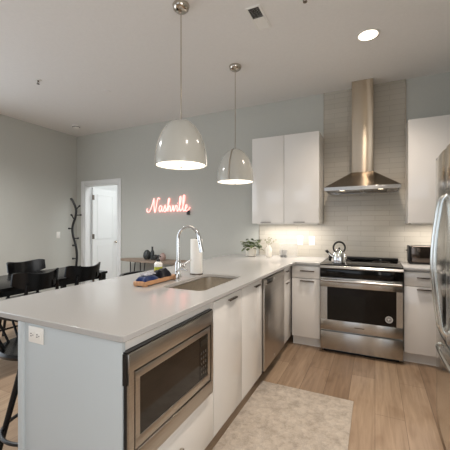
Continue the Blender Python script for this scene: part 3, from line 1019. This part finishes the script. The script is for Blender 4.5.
for k in range(9):
    for half in (0, 1):
        b = B()
        y = (2.222 if half == 0 else 2.364) + k * 0.0136
        s = 0.006 if half == 0 else -0.011
        dz = 0.0045
        a = [(vx0 + 0.012, y, CEIL - 0.003), (vx1 - 0.012, y, CEIL - 0.003), (vx1 - 0.012, y - s, CEIL - 0.003 - dz), (vx0 + 0.012, y - s, CEIL - 0.003 - dz)]
        th = Vector((0, 0.0012, 0))
        b.hexa([Vector(p) for p in a], [Vector(p) + th for p in a]); b.build('louvre', WHITEPL, t, smooth=0)


def sprinkler(x, y, lab):
    t = thing('fire_sprinkler', lab, 'sprinkler', (x, y, CEIL), 'ceiling sprinkler heads')
    b = B(); b.lathe([(0.012, -0.008), (0.03, -0.006), (0.036, -0.0006), (0.0, -0.0006)], (x, y, CEIL), 20); b.build('escutcheon', WHITEPL, t)
    b = B(); b.cyl((x, y, CEIL - 0.006), (x, y, CEIL - 0.022), 0.008, seg=10)
    b.tube([(x - 0.011, y, CEIL - 0.018), (x - 0.014, y, CEIL - 0.032), (x, y, CEIL - 0.045), (x + 0.014, y, CEIL - 0.032), (x + 0.011, y, CEIL - 0.018)], 0.003, 6, smooth=3)
    b.lathe([(0.0, -0.045), (0.016, -0.046), (0.016, -0.044), (0, -0.043)], (x, y, CEIL), 12); b.build('sprinkler_head', DARKMET, t)


sprinkler(-3.435, 2.28, 'small sprinkler head on the ceiling above the dining table')
sprinkler(-0.45, 2.265, 'small sprinkler head on the ceiling at the top edge, right of the vent')
b = B(); b.lathe([(0.0, -0.008), (0.045, -0.008), (0.05, -0.001), (0, -0.001)], (-2.97, 2.83, CEIL), 28)
o = b.build('ceiling_cover', CEILM, origin=(-2.97, 2.83, CEIL)); tag(o, 'flat round white cover plate on the ceiling', 'cover plate')
t = thing('smoke_detector', 'round white smoke detector on the ceiling near the far corner', 'smoke detector', (-4.46, 3.61, CEIL))
b = B(); b.lathe([(0.0, -0.012), (0.068, -0.012), (0.07, -0.0006), (0, -0.0006)], (-4.46, 3.61, CEIL), 32); b.build('base', WHITEPL, t)
b = B(); b.lathe([(0.0, -0.045), (0.03, -0.044), (0.05, -0.036), (0.057, -0.0125), (0, -0.0125)], (-4.46, 3.61, CEIL), 32); b.build('cap', WHITEPL, t)
b = B(); b.lathe([(0.056, -0.018), (0.0585, -0.018), (0.0585, -0.026), (0.0535, -0.026)], (-4.46, 3.61, CEIL), 32); b.build('sensor_slot', SLOT, t)

# ------------------------------------------------------------------ wall plates
t = thing('light_switch', 'white light switch plate on the left wall by the coat tree', 'switch', (XL, 3.68, 1.155))
b = B(); b.box(XL + 0.0005, XL + 0.006, 3.645, 3.715, 1.098, 1.212, 0.002); b.build('cover_plate', WHITEPL, t)
b = B(); b.box(XL + 0.0062, XL + 0.009, 3.664, 3.696, 1.122, 1.188, 0.001); b.build('rocker', WHITEPL, t)
for x, lab in ((-0.868, 'white outlet plate on the backsplash, nearer the clear container'), (-0.718, 'white outlet plate on the backsplash, nearer the oven')):
    t = thing('power_outlet', lab, 'outlet', (x, ty0, 1.13))
    b = B(); b.box(x - 0.036, x + 0.036, ty0 - 0.0065, ty0 - 0.0005, 1.072, 1.188, 0.002); b.build('cover_plate', WHITEPL, t)
    for zc in (1.108, 1.152):
        b = B(); b.box(x - 0.016, x + 0.016, ty0 - 0.0085, ty0 - 0.0066, zc - 0.014, zc + 0.014, 0.001); b.build('receptacle', WHITEPL, t)

# ------------------------------------------------------------------ neon sign
t = thing('neon_sign', 'pink neon sign reading Nashville in script on the back wall', 'sign', (-2.95, YB, 1.62))
strokes = {
    'N': [(-0.36, 0.30), (-0.44, 0.22), (-0.36, 0.06), (-0.14, 0.10), (0.10, 0.50), (0.30, 1.02), (0.34, 0.98), (0.33, 0.5), (0.40, 0.06), (0.47, 0.10), (0.60, 0.62), (0.74, 1.05), (0.86, 1.06), (0.90, 0.98)],
    'a': [(1.12, 0.46), (0.98, 0.50), (0.86, 0.32), (0.90, 0.09), (1.02, 0.10), (1.13, 0.34), (1.15, 0.46), (1.14, 0.20), (1.20, 0.08), (1.30, 0.14)],
    's': [(1.30, 0.14), (1.46, 0.52), (1.50, 0.42), (1.56, 0.20), (1.48, 0.06), (1.38, 0.10), (1.50, 0.07), (1.66, 0.16)],
    'h': [(1.66, 0.16), (1.82, 0.55), (1.94, 0.92), (1.90, 1.03), (1.82, 0.92), (1.78, 0.5), (1.77, 0.08), (1.84, 0.34), (1.95, 0.48), (2.02, 0.38), (2.01, 0.12), (2.10, 0.08), (2.18, 0.20)],
    'v': [(2.18, 0.20), (2.24, 0.46), (2.30, 0.42), (2.32, 0.10), (2.44, 0.22), (2.50, 0.46), (2.58, 0.44)],
    'i': [(2.58, 0.44), (2.66, 0.46), (2.65, 0.16), (2.72, 0.08), (2.82, 0.20)],
    'dot': [(2.71, 0.64), (2.715, 0.67)],
    'l': [(2.82, 0.20), (3.00, 0.62), (3.08, 1.04), (3.01, 1.12), (2.94, 0.98), (2.92, 0.30), (3.00, 0.08), (3.12, 0.20)],
    'll': [(3.12, 0.20), (3.30, 0.62), (3.40, 1.10), (3.32, 1.20), (3.25, 1.04), (3.22, 0.30), (3.30, 0.08), (3.44, 0.18)],
    'e': [(3.44, 0.18), (3.62, 0.36), (3.60, 0.50), (3.50, 0.46), (3.48, 0.18), (3.58, 0.06), (3.76, 0.16), (3.92, 0.34)],
}
SXC, SZC, SCL = -3.262, 1.528, 0.190
for key, pts in strokes.items():
    b = B()
    P = [(SXC + x * SCL, YB - 0.020 - (0.006 if key in ('l', 'e', 'h') else 0), SZC + z * SCL * 1.12) for x, z in pts]
    b.tube(P, 0.0085, 8, smooth=6 if len(P) > 2 else 0)
    b.build('neon_letter', NEON, t)
for x in (-3.30, -3.12, -2.93, -2.76, -2.60):
    b = B(); b.cyl((x, YB - 0.001, 1.575), (x, YB - 0.012, 1.575), 0.004, seg=8); b.build('standoff', CLEAR, t)
b = B(); b.box(-2.580, -2.535, YB - 0.03, YB - 0.001, 1.485, 1.552, 0.004); b.build('power_adapter', BLACKPL, t)

# ------------------------------------------------------------------ console table with its ornaments
t = thing('console_table', 'narrow oval wooden console table on hairpin legs below the neon sign', 'table', (-2.92, 3.86, 0))
TZ = 0.795
poly = []
for i in range(40):
    a = 2 * PI * i / 40
    ca, sa = math.cos(a), math.sin(a)
    poly.append((-2.90 + 0.80 * math.copysign(abs(ca) ** 0.75, ca), 3.865 + 0.165 * math.copysign(abs(sa) ** 0.75, sa)))
b = B(); b.prism(poly, TZ - 0.032, TZ, 0.004); b.build('tabletop', WOODGR, t)
for (x, y) in ((-3.42, 3.79), (-3.35, 3.94), (-2.49, 3.79), (-2.42, 3.94)):
    b = B()
    s = -1 if x < -2.9 else 1
    b.tube([(x - 0.045, y, TZ - 0.0325), (x + 0.02 * s, y - 0.01, 0.02), (x + 0.028 * s, y - 0.01, 0.006), (x + 0.036 * s, y - 0.01, 0.02), (x + 0.055, y, TZ - 0.0325)], 0.008, 8)
    b.build('hairpin_leg', BLACKMT, t)
for (x, y, prof, m, lab, cat, nm) in (
        (-3.19, 3.86, [(0, 0), (0.03, 0.0), (0.052, 0.02), (0.062, 0.055), (0.055, 0.10), (0.035, 0.135), (0.016, 0.148), (0, 0.15)], GREYGLZ, 'egg-shaped dark grey ornament on the console table', 'ornament', 'egg_ornament'),
        (-3.105, 3.88, [(0, 0), (0.028, 0), (0.032, 0.02), (0.032, 0.10), (0.026, 0.13), (0.014, 0.15), (0.013, 0.19), (0.017, 0.20), (0, 0.2)], GREYGLZ, 'slim dark bottle vase on the console table', 'vase', 'bottle_vase'),
        (-3.03, 3.86, [(0, 0), (0.03, 0), (0.045, 0.02), (0.046, 0.045), (0.032, 0.066), (0.018, 0.075), (0.02, 0.082), (0, 0.082)], GREYGLZ, 'squat dark bud vase on the console table, right of the bottle vase', 'vase', 'bud_vase'),
        (-2.90, 3.87, [(0, 0), (0.03, 0), (0.045, 0.02), (0.05, 0.05), (0.04, 0.085), (0.022, 0.10), (0.022, 0.112), (0, 0.112)], PINKGL, 'blush ceramic vase on the console table, farthest right of its ornaments', 'vase', 'blush_vase')):
    b = B(); b.lathe(prof, (x, y, TZ + 0.0005), 24); o = b.build(nm, m, origin=(x, y, TZ)); tag(o, lab, cat)

# ------------------------------------------------------------------ coat tree
t = thing('coat_tree', 'black branching coat tree standing in the far left corner', 'coat rack', (-4.705, 3.745, 0))
cx, cy = -4.705, 3.745
# screen-right runs along (0.902, 0.432); the stem sways in that plane
def ct(s, z, d=0.0): return Vector((cx + 0.902 * s - 0.432 * d, cy + 0.432 * s + 0.902 * d, z))
stem = [ct(0.03, 0.02), ct(0.045, 0.35), ct(0.055, 0.62), ct(0.065, 0.78), ct(0.05, 0.95), ct(0.0, 1.14), ct(-0.01, 1.30), ct(0.04, 1.47), ct(0.05, 1.60), ct(0.0, 1.73), ct(-0.04, 1.79)]
b = B(); b.tube(stem, 0.0185, 10, smooth=5); b.build('stem', BLACKMT, t)
b = B(); b.lathe([(0, 0.0), (0.17, 0.0), (0.175, 0.008), (0.165, 0.018), (0.03, 0.026), (0.0, 0.026)], (cx + 0.027, cy + 0.013, 0.0005), 32); b.build('base', BLACKMT, t)
for (s, z, ds, dz, dd) in ((0.05, 1.60, 0.09, 0.09, 0.0), (0.045, 1.50, 0.115, 0.005, 0.02), (0.02, 1.42, -0.07, 0.12, 0), (-0.01, 1.27, -0.10, 0.0, 0.02), (0.02, 1.10, 0.11, 0.0, -0.02),
                         (0.045, 0.97, -0.08, 0.01, 0.02), (0.065, 0.75, -0.10, 0.0, 0.0), (0.06, 0.60, 0.09, 0.02, 0.0)):
    b = B()
    ds, dz = ds * 0.78, dz * 0.78
    b.cyl(ct(s, z), ct(s + ds * 0.85, z + dz * 0.85, dd), 0.0095, seg=8); b.cyl(ct(s + ds * 0.72, z + dz * 0.72, dd * 0.85), ct(s + ds, z + dz, dd), 0.016, seg=10)
    b.build('peg', BLACKMT, t)

# ------------------------------------------------------------------ dining table and chairs
TX0, TX1, TY0, TY1, TTZ = -3.86, -3.05, 1.15, 2.93, 0.75
t = thing('dining_table', 'long glossy black dining table near the left wall', 'table', ((TX0 + TX1) / 2, (TY0 + TY1) / 2, 0))
b = B(); b.box(TX0, TX1, TY0, TY1, TTZ - 0.03, TTZ, 0.004); b.build('tabletop', BLACKWD, t)
b = B()
for (x0, x1, y0, y1) in ((TX0 + 0.06, TX1 - 0.06, TY0 + 0.06, TY0 + 0.085), (TX0 + 0.06, TX1 - 0.06, TY1 - 0.085, TY1 - 0.06), (TX0 + 0.06, TX0 + 0.085, TY0 + 0.085, TY1 - 0.085), (TX1 - 0.085, TX1 - 0.06, TY0 + 0.085, TY1 - 0.085)):
    b.box(x0, x1, y0, y1, TTZ - 0.09, TTZ - 0.0305)
b.build('apron', BLACKWD, t, smooth=0)
for x in (TX0 + 0.045, TX1 - 0.045):
    for y in (TY0 + 0.045, TY1 - 0.045):
        b = B(); b.hexa([(x - 0.02, y - 0.02, 0.0), (x + 0.02, y - 0.02, 0.0), (x + 0.02, y + 0.02, 0.0), (x - 0.02, y + 0.02, 0.0)],
                        [(x - 0.03, y - 0.03, TTZ - 0.0305), (x + 0.03, y - 0.03, TTZ - 0.0305), (x + 0.03, y + 0.03, TTZ - 0.0305), (x - 0.03, y + 0.03, TTZ - 0.0305)])
        b.build('leg', BLACKWD, t, smooth=0)


def make_dining_chair(lab):
    """faces -X; the origin is on the floor under the middle of the seat"""
    t = thing('dining_chair', lab, 'chair', (0, 0, 0), 'chairs around the dining table')
    b = B()

    def seatf(u, v, s):
        x = -0.21 + 0.42 * u; w = 0.225 - 0.03 * u
        y = (v - 0.5) * 2 * w
        dish = -0.012 * (1 - (2 * v - 1) ** 2) * math.sin(PI * u)
        return Vector((x, y, 0.435 + (0.025 if s else 0) + dish))
    b.vol(seatf, 10, 10); b.build('seat', BLACKWD, t)
    for sy in (-1, 1):
        b = B(); b.cyl((-0.21, sy * 0.215, 0.0), (-0.165, sy * 0.175, 0.437), 0.013, 0.018, 12); b.build('leg', BLACKWD, t)
        b = B(); b.tube([(0.235, sy * 0.21, 0.0), (0.185, sy * 0.185, 0.43), (0.19, sy * 0.165, 0.60), (0.215, sy * 0.15, 0.77)], lambda q: 0.014 + 0.004 * math.sin(PI * q), 12, smooth=4)
        b.build('leg', BLACKWD, t)
    b = B(); b.cyl((-0.18, -0.19, 0.30), (-0.18, 0.19, 0.30), 0.009); b.cyl((0.20, -0.19, 0.30), (0.20, 0.19, 0.30), 0.009); b.build('stretcher', BLACKWD, t)
    b = B()

    def backf(u, v, s):
        a = (u - 0.5) * 2            # -1 .. 1 across
        y = 0.232 * a
        x = 0.235 - 0.115 * a * a + (0.0 if s else -0.018) + 0.02 * (v - 0.5)
        lo = 0.715 + 0.055 * abs(a) ** 3
        hi = 0.865 + 0.045 * a * a - 0.03 * abs(a) ** 8
        return Vector((x, y, lo + (hi - lo) * v))
    b.vol(backf, 20, 5); b.build('backrest', BLACKWD, t)
    return t


ch = make_dining_chair('black curved-back dining chair by the near side of the table, closest to the coat tree')
ch.location = (-3.12, 2.53, 0)
dup(ch, (-3.11, 1.97, 0), 0.0, 'black curved-back dining chair by the near side of the table, farthest left')
dup(ch, (-3.78, 2.44, 0), PI, 'black curved-back dining chair on the wall side of the table')

# ------------------------------------------------------------------ bar stools
def make_stool(lab):
    """faces +X (the counter); low spindle back on the -X side"""
    t = thing('bar_stool', lab, 'bar stool', (0, 0, 0), 'bar stools along the peninsula')
    b = B()
    b.lathe([(0, 0.632), (0.165, 0.632), (0.200, 0.645), (0.206, 0.660), (0.196, 0.672), (0.12, 0.664), (0, 0.660)], (0, 0, 0), 36); b.build('seat', BLACKWD, t)
    b = B(); b.lathe([(0, 0.575), (0.10, 0.575), (0.105, 0.590), (0.085, 0.615), (0.085, 0.6315), (0, 0.6315)], (0, 0, 0), 28); b.build('swivel', BLACKMT, t)
    for k in range(4):
        a = PI / 4 + k * PI / 2
        b = B(); b.cyl((0.225 * math.cos(a), 0.225 * math.sin(a), 0.0), (0.085 * math.cos(a), 0.085 * math.sin(a), 0.580), 0.013, 0.017, 12); b.build('leg', BLACKWD, t)
    b = B()
    b.tube([(0.186 * math.cos(2 * PI * i / 40), 0.186 * math.sin(2 * PI * i / 40), 0.215) for i in range(40)], 0.010, 10, closed=True); b.build('foot_ring', BLACKMT, t)
    arc = [math.radians(d) for d in (112, 135, 158, 180, 202, 225, 248)]
    for a in arc:
        b = B(); b.cyl((0.175 * math.cos(a), 0.175 * math.sin(a), 0.662), (0.262 * math.cos(a), 0.262 * math.sin(a), 0.848), 0.0065, seg=8); b.build('spindle', BLACKWD, t)
    b = B()

    def railf(u, v, s):
        a = math.radians(98 + 164 * u)
        r = 0.262 + (0.013 if s else -0.012)
        e = abs(2 * u - 1)
        return Vector((r * math.cos(a), r * math.sin(a), 0.838 + (0.052 - 0.02 * e ** 3) * v))
    b.vol(railf, 28, 3); b.build('top_rail', BLACKWD, t)
    return t


stl = make_stool('black spindle-back bar stool at the near end of the peninsula')
stl.location = (-1.705, 1.15, 0); stl.rotation_euler = (0, 0, 0.12)
dup(stl, (-1.80, 2.24, 0), 0.12, 'black spindle-back bar stool farther along the peninsula, toward the door')

# ------------------------------------------------------------------ rug
b = B()
b.box(-0.865, -0.145, 0.55, 2.535, 0.0005, 0.009, 0.003)
o = b.build('runner_rug', RUG, origin=(-0.505, 1.53, 0)); tag(o, 'worn beige patterned runner rug on the floor beside the peninsula', 'rug')

# ------------------------------------------------------------------ faucet and soap pump
fx, fy = -1.368, 2.02
t = thing('kitchen_faucet', 'chrome gooseneck pull-down faucet behind the sink', 'faucet', (fx, fy, CT))
b = B(); b.lathe([(0, 0), (0.028, 0.0), (0.029, 0.006), (0.025, 0.012), (0.0235, 0.016), (0.0235, 0.11), (0.018, 0.125), (0.016, 0.13), (0, 0.13)], (fx, fy, CT + 0.0005), 24); b.build('base', CHROME, t)
pts = [(fx, fy, CT + 0.12), (fx, fy, CT + 0.275)]
R_ = 0.093
for k in range(1, 12):
    a = PI - k * (PI * 0.94) / 11
    pts.append((fx + R_ + R_ * math.cos(a), fy, CT + 0.292 + R_ * 1.05 * math.sin(a)))
b = B(); b.tube(pts, 0.0125, 14, smooth=2); b.build('spout', CHROME, t)
e = Vector(pts[-1])
b = B(); b.cyl(e + Vector((-0.001, 0, 0.012)), e + Vector((0.012, 0, -0.05)), 0.015, 0.0165, 16); b.cyl(e + Vector((0.012, 0, -0.05)), e + Vector((0.024, 0, -0.11)), 0.0165, 0.0185, 16)
sp = b.build('spray_head', CHROME, t)
b = B()
for q in (0.30, 0.50):
    c = e + Vector((0.012, 0, -0.05)) * (q / 0.5) * 0.9
    b.ball(c + Vector((0.004, -0.0165, 0)), 0.006, 10)
b.build('spray_button', BLACKPL, sp)
b = B(); b.cyl((fx, fy + 0.018, CT + 0.085), (fx + 0.004, fy + 0.072, CT + 0.088), 0.018, 0.020, 16); b.cyl((fx + 0.003, fy + 0.06, CT + 0.09), (fx + 0.05, fy + 0.095, CT + 0.125), 0.009, 0.007, 12); b.ball((fx + 0.05, fy + 0.095, CT + 0.125), 0.010)
b.build('lever', CHROME, t)
sx, sy = -1.300, 1.905
t = thing('soap_pump', 'small chrome built-in soap pump in front of the faucet', 'soap dispenser', (sx, sy, CT))
b = B(); b.lathe([(0, 0), (0.024, 0), (0.024, 0.006), (0.018, 0.010), (0.0165, 0.045), (0.0, 0.045)], (sx, sy, CT + 0.0005), 20); b.build('base', CHROME, t)
b = B(); b.tube([(sx, sy, CT + 0.04), (sx, sy, CT + 0.068), (sx + 0.018, sy + 0.004, CT + 0.080), (sx + 0.055, sy + 0.012, CT + 0.082), (sx + 0.075, sy + 0.016, CT + 0.072)], 0.0085, 12, smooth=4); b.build('spout', CHROME, t)

# ------------------------------------------------------------------ paper towel
px_, py_ = -1.315, 2.205
t = thing('paper_towel_roll', 'white paper towel roll standing on its holder behind the faucet', 'paper towel', (px_, py_, CT))
b = B(); b.lathe([(0, 0), (0.054, 0), (0.054, 0.006), (0.05, 0.009), (0, 0.009)], (px_, py_, CT + 0.0005), 32); b.cyl((px_, py_, CT + 0.008), (px_, py_, CT + 0.298), 0.006); b.build('holder', DARKMET, t)
b = B(); b.lathe([(0.018, 0.0105), (0.047, 0.0105), (0.0485, 0.014), (0.0485, 0.284), (0.047, 0.287), (0.018, 0.287), (0.018, 0.0105)], (px_, py_, CT), 40); b.build('roll', TOWEL, t)

# ------------------------------------------------------------------ tray with cloths and soap
t = thing('serving_board', 'low wooden board holding folded dish cloths beside the sink', 'board', (-1.415, 1.80, CT))
b = B(); b.box(-1.430, -1.332, 1.590, 1.955, CT + 0.006, CT + 0.033, 0.004); b.build('board', BOARDW, t)
for (x, y) in ((-1.417, 1.603), (-1.345, 1.603), (-1.417, 1.925), (-1.345, 1.925)):
    b = B(); b.box(x - 0.01, x + 0.01, y - 0.01, y + 0.02, CT + 0.0004, CT + 0.0058); b.build('foot', BOARDW, t)
BZ = CT + 0.0335


def cloth(x0, x1, y0, y1, z0, th, amp, seed, name, m, lab, rot=0.0, humps=None):
    rnd = random.Random(seed)
    ph = [rnd.uniform(0, 6.28) for _ in range(6)]
    xc, yc = (x0 + x1) / 2, (y0 + y1) / 2
    b = B()

    def f(u, v, s):
        x = x0 + (x1 - x0) * u; y = y0 + (y1 - y0) * v
        ed = min(1.0, 6 * min(u, 1 - u)) ** 0.5 * min(1.0, 6 * min(v, 1 - v)) ** 0.5
        top = th * (0.35 + 0.65 * ed) + amp * ed * (math.sin(9 * u + ph[0]) * math.sin(7 * v + ph[1]) + 0.5 * math.sin(17 * u + 11 * v + ph[2]))
        if humps:
            top += humps(u, v) * ed
        wob = 0.004 * math.sin(9 * v + ph[3]); wob2 = 0.004 * math.sin(9 * u + ph[4])
        q = Vector((x - xc + wob, y - yc + wob2, 0))
        q = Matrix.Rotation(rot, 3, 'Z') @ q
        return Vector((xc + q.x, yc + q.y, z0 + (top if s else 0.0)))
    b.vol(f, 22, 22)
    o = b.build(name, m, origin=(xc, yc, z0), smooth=60)
    return tag(o, lab, 'dish cloth', 'dish cloths on the board')


cloth(-1.424, -1.340, 1.605, 1.745, BZ, 0.026, 0.003, 1, 'dish_cloth', NAVY, 'navy blue folded dish cloth at the front of the board')
cloth(-1.424, -1.338, 1.752, 1.885, BZ, 0.038, 0.004, 2, 'dish_cloth', BLKCLOTH, 'bunched black dish cloth at the back of the board', humps=lambda u, v: 0.018 * math.exp(-((u - 0.6) / 0.3) ** 2))
cloth(-1.418, -1.362, 1.640, 1.742, BZ + 0.032, 0.014, 0.003, 3, 'dish_cloth', GREYCLOTH, 'grey and white patterned dish cloth lying on the navy one', rot=0.1)
bx, by = -1.465, 1.90
BZ = CT + 0.0005
t = thing('soap_bottle', 'hand soap bottle with black pump standing behind the wooden board', 'soap bottle', (bx, by, BZ))
b = B(); b.lathe([(0, 0), (0.028, 0), (0.031, 0.004), (0.031, 0.065), (0.0, 0.065)], (bx, by, BZ), 24)
BZ += 0.02; b.build('bottle', mat('amber_soap', rgb(196, 150, 66), 0.2), t)
b = B(); b.lathe([(0.0, 0.0455), (0.0312, 0.0455), (0.0312, 0.070), (0.0, 0.070)], (bx, by, BZ), 24); b.build('label', GREENSOAP, t)
b = B(); b.lathe([(0.0, 0.0705), (0.031, 0.0705), (0.031, 0.092), (0.022, 0.104), (0.014, 0.108), (0, 0.108)], (bx, by, BZ), 24); b.build('shoulder', WHITEPL, t)
b = B(); b.lathe([(0.0, 0.1085), (0.0125, 0.1085), (0.0125, 0.124), (0.006, 0.127), (0.0045, 0.129), (0.0045, 0.15), (0, 0.15)], (bx, by, BZ), 16)
b.tube([(bx - 0.006, by, BZ + 0.153), (bx + 0.012, by - 0.006, BZ + 0.154), (bx + 0.034, by - 0.016, BZ + 0.146)], 0.005, 8); b.build('pump', BLACKPL, t)

# ------------------------------------------------------------------ plants by the wall
gx, gy = -1.440, 3.78
t = thing('potted_plant', 'small leafy green plant in a round white pot near the wall', 'plant', (gx, gy, CT))
b = B(); b.lathe([(0, 0.0), (0.050, 0.0), (0.062, 0.006), (0.068, 0.05), (0.069, 0.115), (0.064, 0.118), (0.061, 0.113), (0.059, 0.10), (0, 0.10)], (gx, gy, CT + 0.0005), 32); b.build('pot', CERAMIC, t)
b = B(); b.lathe([(0, 0.104), (0.03, 0.103), (0.058, 0.1005)], (gx, gy, CT), 20); b.build('soil', SOIL, t)
rnd = random.Random(5)
b = B(); st = B()
for i in range(60):
    a = rnd.uniform(0, 2 * PI); rad = rnd.uniform(0.02, 0.115); h = rnd.uniform(0.125, 0.235) - rad * 0.35
    tip = Vector((gx + rad * math.cos(a), min(gy + rad * math.sin(a), YB - 0.06), CT + h))
    base = Vector((gx + 0.02 * math.cos(a), gy + 0.02 * math.sin(a), CT + 0.103))
    st.tube([base, base.lerp(tip, 0.5) + Vector((0, 0, 0.02)), tip], 0.0014, 5, smooth=2)
    d = Vector((math.cos(a), math.sin(a), rnd.uniform(-0.5, 0.3))).normalized()
    sd = d.cross(Vector((0, 0, 1))).normalized()
    up = sd.cross(d)
    ln, wd = rnd.uniform(0.042, 0.064), rnd.uniform(0.017, 0.025)

    def lf(u, v, s, tip=tip, d=d, sd=sd, up=up, ln=ln, wd=wd):
        w = wd * math.sin(PI * min(1, u * 0.94 + 0.03)) ** 0.8
        k = (v - 0.5) * 2
        return tip + d * ln * u + sd * w * k + up * (0.006 * abs(k) - 0.012 * u * u + (0.0008 if s else 0))
    b.vol(lf, 5, 2)
b.build('leaves', GREENLEAF, t); st.build('stems', GREENLEAF, t)
vx, vy = -1.205, 3.79
t = thing('bud_vase', 'slim white vase with a small sprig, right of the potted plant', 'vase', (vx, vy, CT))
b = B(); b.lathe([(0, 0), (0.034, 0), (0.038, 0.006), (0.039, 0.09), (0.034, 0.115), (0.021, 0.130), (0.019, 0.145), (0.022, 0.150), (0.017, 0.149), (0.016, 0.13), (0, 0.12)], (vx, vy, CT + 0.0005), 28); b.build('vase_body', CERAMIC, t)
b = B()
for (dx, dy, h) in ((-0.05, 0.0, 0.21), (0.03, -0.01, 0.225), (0.085, 0.01, 0.205), (-0.01, 0.02, 0.23)):
    p0 = Vector((vx, vy, CT + 0.13)); p1 = Vector((vx + dx, vy + dy, CT + h))
    b.tube([p0, p0.lerp(p1, 0.5) + Vector((0, 0, 0.02)), p1], 0.0014, 5, smooth=3)
    for k in range(4):
        c = p0.lerp(p1, 0.45 + 0.18 * k); sgn = 1 if k % 2 else -1
        b.ball(c + Vector((0.006 * sgn, 0, 0.012)), 0.012, 8, (0.8, 0.35, 0.45))
b.build('sprig', SPRIG, t)

# clear container
qx, qy = -0.965, 3.84
t = thing('clear_container', 'clear lidded container holding dark packets on the corner worktop', 'container', (qx, qy, CT))
b = B()
for (x0, x1, y0, y1, z0, z1) in ((-0.105, 0.105, -0.06, 0.06, 0.0005, 0.004), (-0.105, -0.102, -0.06, 0.06, 0.004, 0.165), (0.102, 0.105, -0.06, 0.06, 0.004, 0.165), (-0.102, 0.102, -0.06, -0.057, 0.004, 0.165), (-0.102, 0.102, 0.057, 0.06, 0.004, 0.165)):
    b.box(qx + x0, qx + x1, qy + y0, qy + y1, CT + z0, CT + z1)
b.build('bin', CLEAR, t, smooth=0)
b = B(); b.box(qx - 0.108, qx + 0.108, qy - 0.063, qy + 0.063, CT + 0.1655, CT + 0.180, 0.004); b.build('lid', CLEAR, t)
for i, (dx, m, z1) in enumerate(((-0.078, STICK, 0.095), (-0.038, STICK, 0.09))):
    b = B(); b.box(qx + dx - 0.016, qx + dx + 0.016, qy - 0.045, qy + 0.01, CT + 0.0045, CT + 0.03, 0.003); b.build('packet', BLACKPL, t)
    b = B(); b.box(qx + dx - 0.014, qx + dx + 0.014, qy - 0.04, qy + 0.005, CT + 0.0305, CT + z1, 0.003); b.build('packet', m, t)

# ------------------------------------------------------------------ kettle
kx, ky, kz = -0.345, 3.545, 0.927
t = thing('tea_kettle', 'polished steel kettle with black handle on the rear left burner', 'kettle', (kx, ky, kz))
t['label'] = 'polished steel whistling kettle with black loop handle on the cooktop'
b = B(); b.lathe([(0, 0), (0.072, 0), (0.078, 0.006), (0.079, 0.03), (0.076, 0.065), (0.066, 0.098), (0.048, 0.122), (0.034, 0.130), (0, 0.133)], (kx, ky, kz), 36); b.build('body', CHROME, t)
b = B(); b.lathe([(0.0, 0.1335), (0.030, 0.1335), (0.024, 0.140), (0.008, 0.143), (0.0, 0.143)], (kx, ky, kz), 24); ld = b.build('lid', CHROME, t)
b = B(); b.ball((kx, ky, kz + 0.153), 0.0105, 14); b.build('knob', BLACKPL, ld)
hd = Vector((0.93, 0.36, 0)).normalized()
b = B()
b.tube([Vector((kx, ky, kz + 0.160)) + hd * (0.060 * math.cos(a)) + Vector((0, 0, 0.062 * math.sin(a))) for a in [math.radians(q) for q in range(-48, 229, 12)]], lambda q: 0.0075 + 0.003 * math.sin(PI * q), 10, smooth=2)
b.build('handle', BLACKPL, t)
b = B(); b.tube([Vector((kx, ky, kz + 0.065)) - hd * 0.068, Vector((kx, ky, kz + 0.088)) - hd * 0.098, Vector((kx, ky, kz + 0.112)) - hd * 0.118], lambda q: 0.021 - 0.010 * q, 14, smooth=3); s_ = b.build('spout', CHROME, t)
b = B(); b.tube([Vector((kx, ky, kz + 0.108)) - hd * 0.115, Vector((kx, ky, kz + 0.133)) - hd * 0.137], 0.0135, 12); b.build('spout_cap', BLACKPL, s_)

# ------------------------------------------------------------------ toaster
ox0, ox1, oy0, oy1 = 0.312, 0.60, 3.745, 3.915
t = thing('toaster', 'polished steel and black toaster on the worktop beside the fridge', 'toaster', ((ox0 + ox1) / 2, 3.83, CT))
b = B(); b.box(ox0 + 0.022, ox1 - 0.022, oy0, oy1, CT + 0.014, CT + 0.186, 0.016, 4); b.build('shell', mat('dark_chrome', rgb(104, 94, 87), 0.10, 1.0), t)
for (a, c) in ((ox0, ox0 + 0.0215), (ox1 - 0.0215, ox1)):
    b = B(); b.box(a, c, oy0 - 0.003, oy1 + 0.003, CT + 0.010, CT + 0.188, 0.010, 3); b.build('end_cap', BLACKPL, t)
b = B(); b.box(ox0 + 0.01, ox1 - 0.01, oy0 + 0.01, oy1 - 0.01, CT + 0.0005, CT + 0.0135); b.build('base', BLACKPL, t)
for yy in (3.79, 3.85):
    b = B(); b.box(ox0 + 0.05, ox1 - 0.05, yy, yy + 0.028, CT + 0.1862, CT + 0.188); b.build('slot', BLACKPL, t)
b = B(); b.box(ox0 - 0.018, ox0 - 0.0005, 3.815, 3.845, CT + 0.13, CT + 0.142, 0.003); b.build('lever', BLACKPL, t)

for o in bpy.data.objects:
    if '_org' in o:
        del o['_org']
